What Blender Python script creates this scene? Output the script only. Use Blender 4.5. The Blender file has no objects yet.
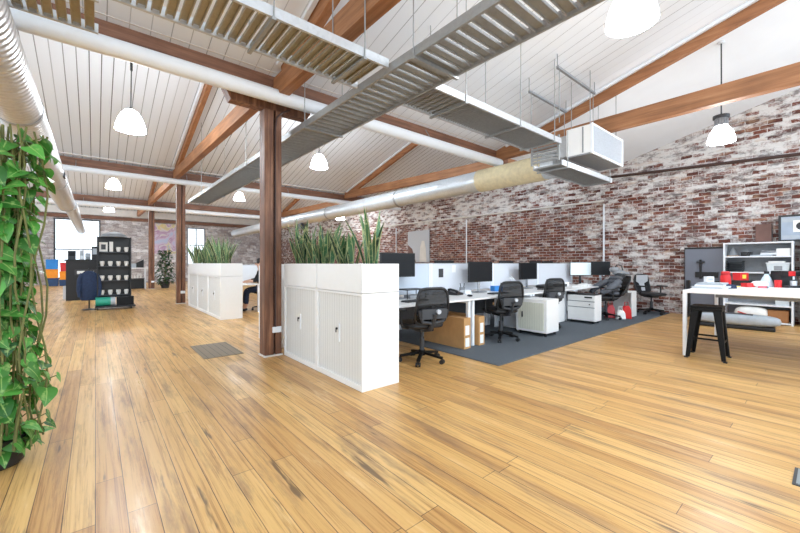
import bpy, bmesh, math, random
from mathutils import Vector, Matrix, Euler
random.seed(11)
R = math.radians; PI = math.pi
S = bpy.context.scene
COL = S.collection

# ------------------------------------------------------------------ materials
def srgb(r, g, b):
    f = lambda c: c/12.92 if c <= .04045 else ((c+.055)/1.055)**2.4
    return (f(r/255), f(g/255), f(b/255), 1)

def newmat(name):
    m = bpy.data.materials.new(name); m.use_nodes = True
    nt = m.node_tree; b = nt.nodes['Principled BSDF']
    return m, nt, b

def N(nt, t, **kw):
    n = nt.nodes.new(t)
    for k, v in kw.items():
        if k in n.inputs.keys(): n.inputs[k].default_value = v
        else: setattr(n, k, v)
    return n

def ramp(nt, stops, fac=None, interp='LINEAR'):
    n = nt.nodes.new('ShaderNodeValToRGB'); cr = n.color_ramp; cr.interpolation = interp
    while len(cr.elements) < len(stops): cr.elements.new(.5)
    for e, (p, c) in zip(cr.elements, stops): e.position = p; e.color = c
    if fac is not None: nt.links.new(fac, n.inputs[0])
    return n

def mix(nt, fac, a, b, mode='MIX'):
    n = nt.nodes.new('ShaderNodeMix'); n.data_type = 'RGBA'; n.blend_type = mode
    for sock, v in ((n.inputs[0], fac), (n.inputs[6], a), (n.inputs[7], b)):
        if hasattr(v, 'links') or hasattr(v, 'is_linked'): nt.links.new(v, sock)
        else: sock.default_value = v
    return n.outputs[2]

def math_(nt, op, a, b=None, c=None):
    n = nt.nodes.new('ShaderNodeMath'); n.operation = op
    for i, v in enumerate((a, b, c)):
        if v is None: continue
        if hasattr(v, 'is_linked'): nt.links.new(v, n.inputs[i])
        else: n.inputs[i].default_value = v
    return n.outputs[0]

def plain(name, col, rough=.5, metal=0., noise=.06, scale=14., spec=.5, bump=0.):
    """one colour with a slight procedural unevenness"""
    m, nt, b = newmat(name)
    tc = N(nt, 'ShaderNodeTexCoord'); nz = N(nt, 'ShaderNodeTexNoise', Scale=scale, Detail=4.)
    nt.links.new(tc.outputs['Object'], nz.inputs['Vector'])
    lo = tuple(c*(1-noise) for c in col[:3])+(1,); hi = tuple(min(1, c*(1+noise)) for c in col[:3])+(1,)
    r = ramp(nt, [(.3, lo), (.7, hi)], nz.outputs['Fac'])
    nt.links.new(r.outputs[0], b.inputs['Base Color'])
    b.inputs['Roughness'].default_value = rough; b.inputs['Metallic'].default_value = metal
    b.inputs['Specular IOR Level'].default_value = spec
    if bump:
        bp = N(nt, 'ShaderNodeBump', Strength=bump, Distance=.01)
        nt.links.new(nz.outputs['Fac'], bp.inputs['Height']); nt.links.new(bp.outputs[0], b.inputs['Normal'])
    return m

def wood(name, dark, mid, light, axis='Z', rough=.55):
    m, nt, b = newmat(name)
    tc = N(nt, 'ShaderNodeTexCoord'); mp = N(nt, 'ShaderNodeMapping')
    sc = {'X': (.7, 14, 14), 'Y': (14, .7, 14), 'Z': (14, 14, .7)}[axis]
    mp.inputs['Scale'].default_value = sc
    nt.links.new(tc.outputs['Object'], mp.inputs[0])
    n1 = N(nt, 'ShaderNodeTexNoise', Scale=1.6, Detail=8., Roughness=.65); nt.links.new(mp.outputs[0], n1.inputs['Vector'])
    n2 = N(nt, 'ShaderNodeTexNoise', Scale=1.7, Detail=3.); nt.links.new(tc.outputs['Object'], n2.inputs['Vector'])
    f = math_(nt, 'ADD', math_(nt, 'MULTIPLY', n1.outputs['Fac'], .7), math_(nt, 'MULTIPLY', n2.outputs['Fac'], .35))
    r = ramp(nt, [(.34, dark), (.53, mid), (.72, light)], f)
    nt.links.new(r.outputs[0], b.inputs['Base Color']); b.inputs['Roughness'].default_value = rough
    bp = N(nt, 'ShaderNodeBump', Strength=.25, Distance=.01)
    nt.links.new(n1.outputs['Fac'], bp.inputs['Height']); nt.links.new(bp.outputs[0], b.inputs['Normal'])
    return m

def floor_mat():
    m, nt, b = newmat('timber_boards')
    tc = N(nt, 'ShaderNodeTexCoord'); sp = N(nt, 'ShaderNodeSeparateXYZ'); nt.links.new(tc.outputs['Object'], sp.inputs[0])
    cb = N(nt, 'ShaderNodeCombineXYZ'); nt.links.new(sp.outputs[1], cb.inputs[0]); nt.links.new(sp.outputs[0], cb.inputs[1])
    def brick(w, h, off, c1, c2, seed, mortar=.0022):
        br = N(nt, 'ShaderNodeTexBrick', Scale=1., **{'Mortar Size': mortar, 'Mortar Smooth': .3, 'Brick Width': w, 'Row Height': h, 'Bias': 0.})
        br.offset = off; br.offset_frequency = 3; br.squash = .82; br.squash_frequency = 2
        br.inputs['Color1'].default_value = c1; br.inputs['Color2'].default_value = c2; br.inputs['Mortar'].default_value = (0, 0, 0, 1)
        mp = N(nt, 'ShaderNodeMapping'); mp.inputs['Location'].default_value = (seed, 0, 0)
        nt.links.new(cb.outputs[0], mp.inputs[0]); nt.links.new(mp.outputs[0], br.inputs['Vector']); return br
    br = brick(2.7, .125, .37, (0, 0, 0, 1), (1, 1, 1, 1), 3.1)
    tone = ramp(nt, [(0, srgb(194, 150, 96)), (.2, srgb(210, 166, 104)), (.5, srgb(220, 178, 114)), (.8, srgb(230, 192, 128)), (1, srgb(204, 160, 102))], br.outputs['Color'])
    # grain: long fine streaks plus broader bands along the boards
    mp = N(nt, 'ShaderNodeMapping'); mp.inputs['Scale'].default_value = (46, .9, 1); nt.links.new(tc.outputs['Object'], mp.inputs[0])
    g = N(nt, 'ShaderNodeTexNoise', Scale=1., Detail=8., Roughness=.75, Distortion=.5); nt.links.new(mp.outputs[0], g.inputs['Vector'])
    grain = ramp(nt, [(.30, srgb(120, 88, 62)), (.40, srgb(206, 184, 164)), (.50, srgb(244, 236, 226)), (.72, srgb(255, 252, 246))], g.outputs['Fac'])
    c = mix(nt, .85, tone.outputs[0], grain.outputs[0], 'MULTIPLY')
    # worn and stained boards
    mp2 = N(nt, 'ShaderNodeMapping'); mp2.inputs['Scale'].default_value = (6.5, .75, 1); nt.links.new(tc.outputs['Object'], mp2.inputs[0])
    s = N(nt, 'ShaderNodeTexNoise', Scale=1., Detail=6., Roughness=.68); nt.links.new(mp2.outputs[0], s.inputs['Vector'])
    st = ramp(nt, [(.52, (0, 0, 0, 1)), (.66, (.7, .7, .7, 1))], s.outputs['Fac'])
    c = mix(nt, st.outputs[0], c, srgb(138, 106, 80))
    pale = ramp(nt, [(.28, (.65, .65, .65, 1)), (.40, (0, 0, 0, 1))], s.outputs['Fac'])
    c = mix(nt, pale.outputs[0], c, srgb(240, 212, 160))
    # dark repair streaks
    mp3 = N(nt, 'ShaderNodeMapping'); mp3.inputs['Scale'].default_value = (11., 1.0, 1); mp3.inputs['Location'].default_value = (2.3, 4.4, 0)
    nt.links.new(tc.outputs['Object'], mp3.inputs[0])
    k = N(nt, 'ShaderNodeTexNoise', Scale=1., Detail=4., Roughness=.6); nt.links.new(mp3.outputs[0], k.inputs['Vector'])
    kk = ramp(nt, [(.64, (0, 0, 0, 1)), (.70, (.8, .8, .8, 1))], k.outputs['Fac'])
    c = mix(nt, kk.outputs[0], c, srgb(92, 70, 52))
    seam = ramp(nt, [(.3, (.35, .35, .35, 1)), (.55, (1, 1, 1, 1))], s.outputs['Fac'])
    c = mix(nt, math_(nt, 'MULTIPLY', br.outputs['Fac'], seam.outputs[0]), c, srgb(66, 46, 32))
    nt.links.new(c, b.inputs['Base Color'])
    rr = ramp(nt, [(.3, (.26, .26, .26, 1)), (.7, (.46, .46, .46, 1))], s.outputs['Fac'])
    nt.links.new(rr.outputs[0], b.inputs['Roughness'])
    bp = N(nt, 'ShaderNodeBump', Strength=.25, Distance=.004)
    h = math_(nt, 'SUBTRACT', math_(nt, 'MULTIPLY', g.outputs['Fac'], .4), br.outputs['Fac'])
    nt.links.new(h, bp.inputs['Height']); nt.links.new(bp.outputs[0], b.inputs['Normal'])
    b.inputs['Specular IOR Level'].default_value = .4
    return m

def brick_mat(name, axis, cols, wash, washlo, washhi, mortar, bw=.235, bh=.082, redz=None):
    m, nt, b = newmat(name)
    tc = N(nt, 'ShaderNodeTexCoord'); sp = N(nt, 'ShaderNodeSeparateXYZ'); nt.links.new(tc.outputs['Object'], sp.inputs[0])
    cb = N(nt, 'ShaderNodeCombineXYZ'); nt.links.new(sp.outputs[axis], cb.inputs[0]); nt.links.new(sp.outputs[2], cb.inputs[1])
    wob = N(nt, 'ShaderNodeTexNoise', Scale=9., Detail=4.); nt.links.new(tc.outputs['Object'], wob.inputs['Vector'])
    wv = N(nt, 'ShaderNodeVectorMath', operation='SCALE'); nt.links.new(wob.outputs['Color'], wv.inputs[0]); wv.inputs['Scale'].default_value = .055
    va = N(nt, 'ShaderNodeVectorMath', operation='ADD'); nt.links.new(cb.outputs[0], va.inputs[0]); nt.links.new(wv.outputs[0], va.inputs[1])
    br = N(nt, 'ShaderNodeTexBrick', Scale=1., **{'Mortar Size': .009, 'Mortar Smooth': .4, 'Brick Width': bw, 'Row Height': bh, 'Bias': 0.})
    br.inputs['Color1'].default_value = (0, 0, 0, 1); br.inputs['Color2'].default_value = (1, 1, 1, 1); br.inputs['Mortar'].default_value = (.5, .5, .5, 1)
    nt.links.new(va.outputs[0], br.inputs['Vector'])
    n = len(cols)
    tone = ramp(nt, [(i/(n-1), c) for i, c in enumerate(cols)], br.outputs['Color'])
    fine = N(nt, 'ShaderNodeTexNoise', Scale=24., Detail=5., Roughness=.7); nt.links.new(tc.outputs['Object'], fine.inputs['Vector'])
    fr = ramp(nt, [(.3, (.62, .6, .6, 1)), (.7, (1.0, 1.0, 1.0, 1))], fine.outputs['Fac'])
    c = mix(nt, 1., tone.outputs[0], fr.outputs[0], 'MULTIPLY')
    c = mix(nt, math_(nt, 'MULTIPLY', br.outputs['Fac'], .9), c, mortar)
    # old limewash in ragged patches, per brick and per area
    big = N(nt, 'ShaderNodeTexNoise', Scale=.8, Detail=5., Roughness=.65); nt.links.new(tc.outputs['Object'], big.inputs['Vector'])
    mpw = N(nt, 'ShaderNodeMapping'); mpw.inputs['Scale'].default_value = (3.6, 3.6, 9.); nt.links.new(tc.outputs['Object'], mpw.inputs[0])
    mid = N(nt, 'ShaderNodeTexNoise', Scale=1., Detail=4., Roughness=.6); nt.links.new(mpw.outputs[0], mid.inputs['Vector'])
    w = math_(nt, 'ADD', math_(nt, 'MULTIPLY', big.outputs['Fac'], .45), math_(nt, 'MULTIPLY', mid.outputs['Fac'], .55))
    w = math_(nt, 'ADD', w, math_(nt, 'MULTIPLY', math_(nt, 'SUBTRACT', br.outputs['Color'], .5), .22))
    w = math_(nt, 'ADD', w, math_(nt, 'MULTIPLY', math_(nt, 'SUBTRACT', fine.outputs['Fac'], .5), .35))
    if name == 'old_red_brick':
        w = math_(nt, 'ADD', w, math_(nt, 'MULTIPLY', N_map(nt, sp.outputs[2], 2.9, 3.2), .06))
    if redz:   # the lower brickwork beyond a point was never whitewashed as heavily
        y0, y1, z0, z1, amt = redz
        a = math_(nt, 'MULTIPLY', N_map(nt, sp.outputs[1], y0, y1), N_map(nt, sp.outputs[2], z1, z0))
        w = math_(nt, 'SUBTRACT', w, math_(nt, 'MULTIPLY', a, amt))
    wr = ramp(nt, [(washlo, (0, 0, 0, 1)), (washhi, (.86, .86, .86, 1))], w)
    c = mix(nt, wr.outputs[0], c, wash)
    dk = N(nt, 'ShaderNodeTexNoise', Scale=1., Detail=7., Roughness=.75); nt.links.new(mpw.outputs[0], dk.inputs['Vector'])
    mpo = N(nt, 'ShaderNodeMapping'); mpo.inputs['Location'].default_value = (7.3, 2.1, 5.5); mpo.inputs['Scale'].default_value = (2.4, 2.4, 7.); nt.links.new(tc.outputs['Object'], mpo.inputs[0]); nt.links.new(mpo.outputs[0], dk.inputs['Vector'])
    oc = N(nt, 'ShaderNodeTexNoise', Scale=1.3, Detail=3.); nt.links.new(mpo.outputs[0], oc.inputs['Vector'])
    orr = ramp(nt, [(.58, (0, 0, 0, 1)), (.72, (.45, .45, .45, 1))], oc.outputs['Fac']); c = mix(nt, orr.outputs[0], c, srgb(196, 160, 128))
    dr = ramp(nt, [(.50, (0, 0, 0, 1)), (.62, (.72, .72, .72, 1))], dk.outputs['Fac'])
    c = mix(nt, dr.outputs[0], c, srgb(88, 74, 72) if name == 'old_red_brick' else srgb(150, 140, 140))
    nt.links.new(c, b.inputs['Base Color']); b.inputs['Roughness'].default_value = .9; b.inputs['Specular IOR Level'].default_value = .2
    bp = N(nt, 'ShaderNodeBump', Strength=.6, Distance=.02)
    h = math_(nt, 'SUBTRACT', math_(nt, 'MULTIPLY', fine.outputs['Fac'], .6), br.outputs['Fac'])
    nt.links.new(h, bp.inputs['Height']); nt.links.new(bp.outputs[0], b.inputs['Normal'])
    return m

def N_map(nt, sock, a, b):
    n = nt.nodes.new('ShaderNodeMapRange'); n.clamp = True
    nt.links.new(sock, n.inputs[0]); n.inputs[1].default_value = a; n.inputs[2].default_value = b
    return n.outputs[0]

def lined_mat(name, col, line, axis, pitch, width, rough=.6, depth=.3):
    """painted boards / tambour slats: thin grooves repeating along one object axis"""
    m, nt, b = newmat(name)
    tc = N(nt, 'ShaderNodeTexCoord'); sp = N(nt, 'ShaderNodeSeparateXYZ'); nt.links.new(tc.outputs['Object'], sp.inputs[0])
    fr = math_(nt, 'FRACT', math_(nt, 'DIVIDE', math_(nt, 'ADD', sp.outputs[axis], 100.), pitch))
    g = math_(nt, 'LESS_THAN', fr, width/pitch)
    nz = N(nt, 'ShaderNodeTexNoise', Scale=1.2, Detail=4.); nt.links.new(tc.outputs['Object'], nz.inputs['Vector'])
    base = mix(nt, nz.outputs['Fac'], tuple(c*.95 for c in col[:3])+(1,), col)
    # some gaps have opened wider than others
    mp = N(nt, 'ShaderNodeMapping'); mp.inputs['Scale'].default_value = tuple((3.1 if i == axis else .12) for i in range(3))
    nt.links.new(tc.outputs['Object'], mp.inputs[0])
    n2 = N(nt, 'ShaderNodeTexNoise', Scale=1., Detail=2.); nt.links.new(mp.outputs[0], n2.inputs['Vector'])
    amt = ramp(nt, [(.35, (depth,)*3+(1,)), (.6, (1, 1, 1, 1))], n2.outputs['Fac'])
    c = mix(nt, math_(nt, 'MULTIPLY', g, amt.outputs[0]), base, line)
    nt.links.new(c, b.inputs['Base Color']); b.inputs['Roughness'].default_value = rough
    bp = N(nt, 'ShaderNodeBump', Strength=.5, Distance=.01); bp.invert = True
    nt.links.new(g, bp.inputs['Height']); nt.links.new(bp.outputs[0], b.inputs['Normal'])
    return m

def leaf_mat(name, a, bcol, edge=None):
    m, nt, b = newmat(name)
    ge = N(nt, 'ShaderNodeNewGeometry')
    r = ramp(nt, [(0, a), (.55, bcol), (1, tuple(min(1, c*1.7) for c in bcol[:3])+(1,))], ge.outputs['Random Per Island'])
    tc = N(nt, 'ShaderNodeTexCoord'); nz = N(nt, 'ShaderNodeTexNoise', Scale=26., Detail=4.); nt.links.new(tc.outputs['Object'], nz.inputs['Vector'])
    mo = ramp(nt, [(.56, (0, 0, 0, 1)), (.68, (.6, .6, .6, 1))], nz.outputs['Fac'])
    c = mix(nt, mo.outputs[0], r.outputs[0], edge or bcol)
    uv = N(nt, 'ShaderNodeUVMap'); sp = N(nt, 'ShaderNodeSeparateXYZ'); nt.links.new(uv.outputs[0], sp.inputs[0])
    d = math_(nt, 'ABSOLUTE', math_(nt, 'SUBTRACT', sp.outputs[0], .5))
    if edge:
        if name == 'snake_leaf':
            e = math_(nt, 'GREATER_THAN', d, .36); c = mix(nt, math_(nt, 'MULTIPLY', e, .75), c, edge)
        else:
            e = math_(nt, 'LESS_THAN', d, .035); c = mix(nt, math_(nt, 'MULTIPLY', e, .6), c, edge)
    nt.links.new(c, b.inputs['Base Color']); b.inputs['Roughness'].default_value = .38
    tr = N(nt, 'ShaderNodeBsdfTranslucent'); nt.links.new(c, tr.inputs[0])
    ms = N(nt, 'ShaderNodeMixShader'); ms.inputs[0].default_value = .25
    nt.links.new(b.outputs[0], ms.inputs[1]); nt.links.new(tr.outputs[0], ms.inputs[2])
    nt.links.new(ms.outputs[0], nt.nodes['Material Output'].inputs[0])
    return m

def glow(name, col, st):
    m, nt, b = newmat(name)
    b.inputs['Base Color'].default_value = col; b.inputs['Emission Color'].default_value = col; b.inputs['Emission Strength'].default_value = st
    return m

def sheer(name, col, alpha):
    m, nt, b = newmat(name)
    b.inputs['Base Color'].default_value = col; b.inputs['Roughness'].default_value = .8; b.inputs['Alpha'].default_value = alpha
    return m

def galv(name, base, rough=.35, axis=None, pitch=.12):
    m, nt, b = newmat(name)
    tc = N(nt, 'ShaderNodeTexCoord'); v = N(nt, 'ShaderNodeTexVoronoi', Scale=30.); nt.links.new(tc.outputs['Object'], v.inputs['Vector'])
    r = ramp(nt, [(0, tuple(c*.86 for c in base[:3])+(1,)), (1, base)], v.outputs['Color'])
    nt.links.new(r.outputs[0], b.inputs['Base Color']); b.inputs['Metallic'].default_value = .55; b.inputs['Roughness'].default_value = rough
    if axis is not None:
        sp = N(nt, 'ShaderNodeSeparateXYZ'); nt.links.new(tc.outputs['Object'], sp.inputs[0])
        s = math_(nt, 'SINE', math_(nt, 'MULTIPLY', sp.outputs[axis], 2*PI/pitch))
        bp = N(nt, 'ShaderNodeBump', Strength=.5, Distance=.02); nt.links.new(s, bp.inputs['Height']); nt.links.new(bp.outputs[0], b.inputs['Normal'])
    return m

M = {}
M['floor'] = floor_mat()
M['brick'] = brick_mat('old_red_brick', 1, [srgb(104, 66, 60), srgb(150, 92, 76), srgb(122, 84, 78), srgb(170, 112, 90), srgb(98, 74, 74)],
                       srgb(238, 236, 234), .44, .60, srgb(204, 197, 192), bh=.088, redz=(3.6, 5.6, 2.5, 3.2, .10))
M['stone'] = brick_mat('pale_rubble_wall', 0, [srgb(196, 186, 184), srgb(220, 212, 210), srgb(168, 158, 158), srgb(226, 218, 214)],
                       srgb(242, 240, 240), .46, .64, srgb(118, 108, 108), bw=.46, bh=.22)
M['boards'] = lined_mat('white_ceiling_boards', srgb(240, 243, 248), srgb(172, 174, 178), 0, .185, .010, depth=.2)
M['boards_far'] = lined_mat('pale_ceiling_boards', srgb(232, 236, 242), srgb(104, 104, 106), 0, .185, .016, depth=.35)
M['plaster'] = plain('white_plaster', srgb(246, 248, 251), .8, noise=.02, scale=2)
M['white'] = plain('white_paint', srgb(238, 242, 247), .4, noise=.015)
M['lam'] = plain('white_laminate', srgb(244, 244, 243), .32, noise=.01)
M['post'] = wood('dark_hardwood_post', srgb(58, 36, 26), srgb(118, 78, 56), srgb(176, 128, 96), 'Z')
M['beamx'] = wood('red_hardwood_beam', srgb(82, 54, 40), srgb(130, 88, 66), srgb(160, 116, 90), 'X')
M['tie'] = wood('warm_timber', srgb(128, 86, 56), srgb(166, 114, 76), srgb(188, 138, 98), 'Y')
M['rafter'] = wood('warm_rafter_timber', srgb(128, 84, 54), srgb(164, 110, 72), srgb(186, 134, 94), 'Y')
M['galv'] = galv('galvanised_steel', (.40, .41, .41, 1), .42)
M['galv_tan'] = galv('tan_reflection_steel', (.42, .38, .29, 1), .45)  # tan tint is a reflection painted into the steel colour
M['rail'] = galv('pale_galvanised_rail', (.62, .64, .66, 1), .4)
M['duct'] = galv('spiral_duct_steel', (.66, .67, .68, 1), .42, 1, .09)
M['duct_smooth'] = galv('blue_grey_duct_steel', (.70, .75, .79, 1), .32, 1, .9)
M['black'] = plain('black_plastic', srgb(26, 26, 28), .45, noise=.1)
M['blackmetal'] = plain('gloss_black_metal', srgb(6, 6, 7), .5, spec=.25, noise=.1)
M['darkgrey'] = plain('dark_grey_plastic', srgb(58, 60, 64), .5)
M['grey'] = plain('grey_plastic', srgb(140, 143, 147), .5)
M['lightgrey'] = plain('light_grey_fabric', srgb(196, 200, 206), .8, noise=.08, scale=60)
M['bluepanel'] = plain('pale_blue_fabric', srgb(206, 216, 228), .85, noise=.04, scale=80)
M['greypanel'] = plain('pale_grey_fabric', srgb(222, 225, 232), .85, noise=.04, scale=80)
M['screen'] = plain('dark_screen_glass', srgb(16, 18, 22), .35, noise=.2, scale=3, spec=.25)
M['screen_lit'] = glow('lit_screen', srgb(212, 228, 234), .35)
M['rug'] = plain('charcoal_carpet', srgb(96, 102, 108), .95, noise=.25, scale=160, spec=.1, bump=.3)
M['card'] = plain('brown_cardboard', srgb(196, 150, 98), .85, noise=.07, scale=9)
M['card_dark'] = plain('darker_cardboard', srgb(166, 116, 74), .85, noise=.09, scale=9)  # darker brown for carton tape and one carton
M['paper'] = plain('white_paper', srgb(246, 246, 244), .8, noise=.02)
M['red'] = plain('red_plastic', srgb(206, 30, 34), .35, noise=.08)
M['redfab'] = plain('red_fabric', srgb(190, 44, 50), .8, noise=.12, scale=40)
M['pinkred'] = plain('faded_red_fabric', srgb(206, 86, 92), .8, noise=.12, scale=40)
M['blue'] = plain('blue_plastic', srgb(40, 132, 208), .4)
M['orange'] = plain('orange_plastic', srgb(246, 150, 28), .4)
M['navy'] = plain('navy_cloth', srgb(32, 48, 78), .8, noise=.2, scale=20)
M['navybin'] = plain('dark_blue_plastic', srgb(34, 66, 108), .4)
M['teal'] = plain('teal_vinyl', srgb(40, 156, 130), .4, noise=.1)
M['padding'] = plain('grey_padded_nylon', srgb(86, 90, 98), .55, noise=.14, scale=22, bump=.3)
M['silvergrey'] = plain('silver_grey_nylon', srgb(172, 180, 188), .45, noise=.08)
M['yellow'] = plain('yellow_paper', srgb(232, 212, 70), .6)
M['pink'] = plain('pink_plastic', srgb(232, 130, 140), .5)
M['skin'] = plain('skin', srgb(214, 166, 140), .5, noise=.05)
M['hair'] = plain('dark_hair', srgb(30, 24, 22), .5, noise=.3, scale=60)
M['blackcloth'] = plain('black_cotton', srgb(28, 28, 32), .85, noise=.15, scale=40)
M['chairmesh'] = sheer('black_chair_mesh', srgb(24, 24, 26), .72)
M['pothos'] = leaf_mat('pothos_leaf', srgb(30, 86, 30), srgb(80, 146, 62), srgb(176, 206, 122))
M['snake'] = leaf_mat('snake_leaf', srgb(30, 58, 44), srgb(66, 104, 70), srgb(204, 206, 150))
M['fern'] = leaf_mat('dark_leaf', srgb(40, 66, 46), srgb(62, 92, 62))
M['vine'] = plain('vine_stem', srgb(110, 112, 62), .7, noise=.3)
M['soil'] = plain('soil', srgb(52, 38, 28), .95, noise=.3, scale=50)
M['lamp'] = glow('lit_lamp_shade', (.86, .935, 1, 1), 28)
M['lamp_front'] = glow('lit_lamp_glass', (.9, .955, 1, 1), 11)
M['chrome'] = plain('chrome', srgb(200, 203, 207), .2, metal=1., noise=.03)
M['tambour'] = lined_mat('white_tambour_slats', srgb(230, 231, 229), srgb(190, 191, 190), 1, .052, .005, .45, depth=.75)
M['tambour_beige'] = lined_mat('cream_tambour_slats', srgb(228, 229, 214), srgb(192, 192, 178), 1, .045, .005, .45, depth=.75)
M['hatch'] = lined_mat('grey_hatch_boards', srgb(134, 120, 102), srgb(70, 62, 52), 0, .085, .008, .6, depth=.7)
M['outlet'] = plain('brushed_outlet_lid', srgb(150, 158, 160), .4, metal=.4)
M['bottleclear'] = plain('frosted_bottle', srgb(206, 226, 238), .3)
M['boxclear'] = plain('frosted_plastic_tub', srgb(214, 222, 226), .35)
M['slate'] = plain('slate_grey_board', srgb(120, 124, 136), .35, noise=.05, scale=2)
M['brownshadow_mural'] = plain('brown_shadow_and_mural', srgb(118, 84, 74), .6, noise=.15, scale=5)  # brown of the painted wall shadow and of a mural shape
M['poster'] = plain('pale_grey_blue_poster', srgb(160, 172, 188), .5, noise=.08, scale=5)
M['glass'] = sheer('window_glass', (.92, .97, 1, 1), .10); M['glass'].node_tree.nodes['Principled BSDF'].inputs['Roughness'].default_value = .05
M['yellowduct'] = plain('yellowed_duct_wrap', srgb(220, 208, 172), .5, noise=.1)
M['cornice'] = plain('old_white_paint', srgb(226, 222, 216), .6, noise=.06, scale=4)
M['darkpipe'] = plain('dark_rusty_pipe', srgb(74, 52, 46), .6, noise=.2)

# ------------------------------------------------------------------ mesh helpers
class MB:
    def __init__(s): s.v = []; s.f = []; s.uv = None
    def add(s, vs, fs):
        o = len(s.v); s.v += [tuple(p) for p in vs]; s.f += [tuple(i+o for i in f) for f in fs]; return s
    def box(s, x0, y0, z0, x1, y1, z1):
        x0, x1 = sorted((x0, x1)); y0, y1 = sorted((y0, y1)); z0, z1 = sorted((z0, z1))
        return s.add([(x0, y0, z0), (x1, y0, z0), (x1, y1, z0), (x0, y1, z0), (x0, y0, z1), (x1, y0, z1), (x1, y1, z1), (x0, y1, z1)],
                     [(0, 3, 2, 1), (4, 5, 6, 7), (0, 1, 5, 4), (1, 2, 6, 5), (2, 3, 7, 6), (3, 0, 4, 7)])
    def cbox(s, c, d, rot=(0, 0, 0)):
        m = Euler(rot).to_matrix(); vs = []
        for k in ((-1, -1, -1), (1, -1, -1), (1, 1, -1), (-1, 1, -1), (-1, -1, 1), (1, -1, 1), (1, 1, 1), (-1, 1, 1)):
            vs.append(Vector(c)+m @ Vector([k[i]*d[i]/2 for i in range(3)]))
        return s.add(vs, [(0, 3, 2, 1), (4, 5, 6, 7), (0, 1, 5, 4), (1, 2, 6, 5), (2, 3, 7, 6), (3, 0, 4, 7)])
    def bar(s, a, b, w, h, up=(0, 0, 1)):
        a, b = Vector(a), Vector(b); d = (b-a).normalized(); u = Vector(up)
        sd = d.cross(u)
        if sd.length < 1e-4: sd = d.cross(Vector((1, 0, 0)))
        sd.normalize(); u = sd.cross(d)
        vs = []
        for p in (a, b):
            for i, j in ((-1, -1), (1, -1), (1, 1), (-1, 1)): vs.append(p+sd*i*w/2+u*j*h/2)
        return s.add(vs, [(0, 1, 2, 3), (7, 6, 5, 4), (0, 4, 5, 1), (1, 5, 6, 2), (2, 6, 7, 3), (3, 7, 4, 0)])
    def tube(s, pts, r, n=10, closed=False, cap=True):
        pts = [Vector(p) for p in pts]; rs = r if isinstance(r, (list, tuple)) else [r]*len(pts)
        rings = []; nrm = None
        for i, p in enumerate(pts):
            if closed: d = pts[(i+1) % len(pts)]-pts[i-1]
            else: d = pts[min(i+1, len(pts)-1)]-pts[max(i-1, 0)]
            d.normalize()
            if nrm is None:
                nrm = d.orthogonal().normalized()
            else:
                nrm = (nrm-d*nrm.dot(d)); nrm = nrm.normalized() if nrm.length > 1e-5 else d.orthogonal().normalized()
            bn = d.cross(nrm)
            rings.append([p+(nrm*math.cos(2*PI*k/n)+bn*math.sin(2*PI*k/n))*rs[i] for k in range(n)])
        vs = [q for ring in rings for q in ring]; fs = []
        m = len(pts)
        for i in range(m if closed else m-1):
            for k in range(n):
                a, b = i*n+k, i*n+(k+1) % n; c, d2 = ((i+1) % m)*n+(k+1) % n, ((i+1) % m)*n+k
                fs.append((a, b, c, d2))
        if cap and not closed: fs += [tuple(range(n))[::-1], tuple((m-1)*n+k for k in range(n))]
        return s.add(vs, fs)
    def cyl(s, a, b, r, r2=None, n=16): return s.tube([a, b], [r, r if r2 is None else r2], n)
    def lathe(s, prof, c=(0, 0, 0), n=24, axis='z'):
        vs = []; fs = []
        for (r, z) in prof:
            for k in range(n):
                a = 2*PI*k/n; q = (r*math.cos(a), r*math.sin(a), z)
                if axis == 'y': q = (q[0], q[2], q[1])
                if axis == 'x': q = (q[2], q[0], q[1])
                vs.append((c[0]+q[0], c[1]+q[1], c[2]+q[2]))
        for i in range(len(prof)-1):
            for k in range(n): fs.append((i*n+k, i*n+(k+1) % n, (i+1)*n+(k+1) % n, (i+1)*n+k))
        if prof[0][0] > 1e-4: fs.append(tuple(range(n))[::-1])
        if prof[-1][0] > 1e-4: fs.append(tuple((len(prof)-1)*n+k for k in range(n)))
        return s.add(vs, fs)
    def prism(s, poly, axis, a, b):
        """extrude a 2D polygon: axis 0 -> (y,z) along x, 1 -> (x,z) along y, 2 -> (x,y) along z"""
        def P(p, t): return {0: (t, p[0], p[1]), 1: (p[0], t, p[1]), 2: (p[0], p[1], t)}[axis]
        n = len(poly)
        return s.add([P(p, a) for p in poly]+[P(p, b) for p in poly],
                     [tuple(range(n))[::-1], tuple(range(n, 2*n))]+[(i, (i+1) % n, n+(i+1) % n, n+i) for i in range(n)])
    def ellips(s, c, r, n=16, m=10, p=1.):
        vs = []; fs = []
        sg = lambda t: math.copysign(abs(t)**p, t)
        for i in range(m+1):
            a = PI*i/m
            for k in range(n):
                t = 2*PI*k/n
                vs.append((c[0]+r[0]*sg(math.sin(a))*sg(math.cos(t)), c[1]+r[1]*sg(math.sin(a))*sg(math.sin(t)), c[2]-r[2]*sg(math.cos(a))))
        for i in range(m):
            for k in range(n): fs.append((i*n+k, i*n+(k+1) % n, (i+1)*n+(k+1) % n, (i+1)*n+k))
        return s.add(vs, fs)
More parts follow.
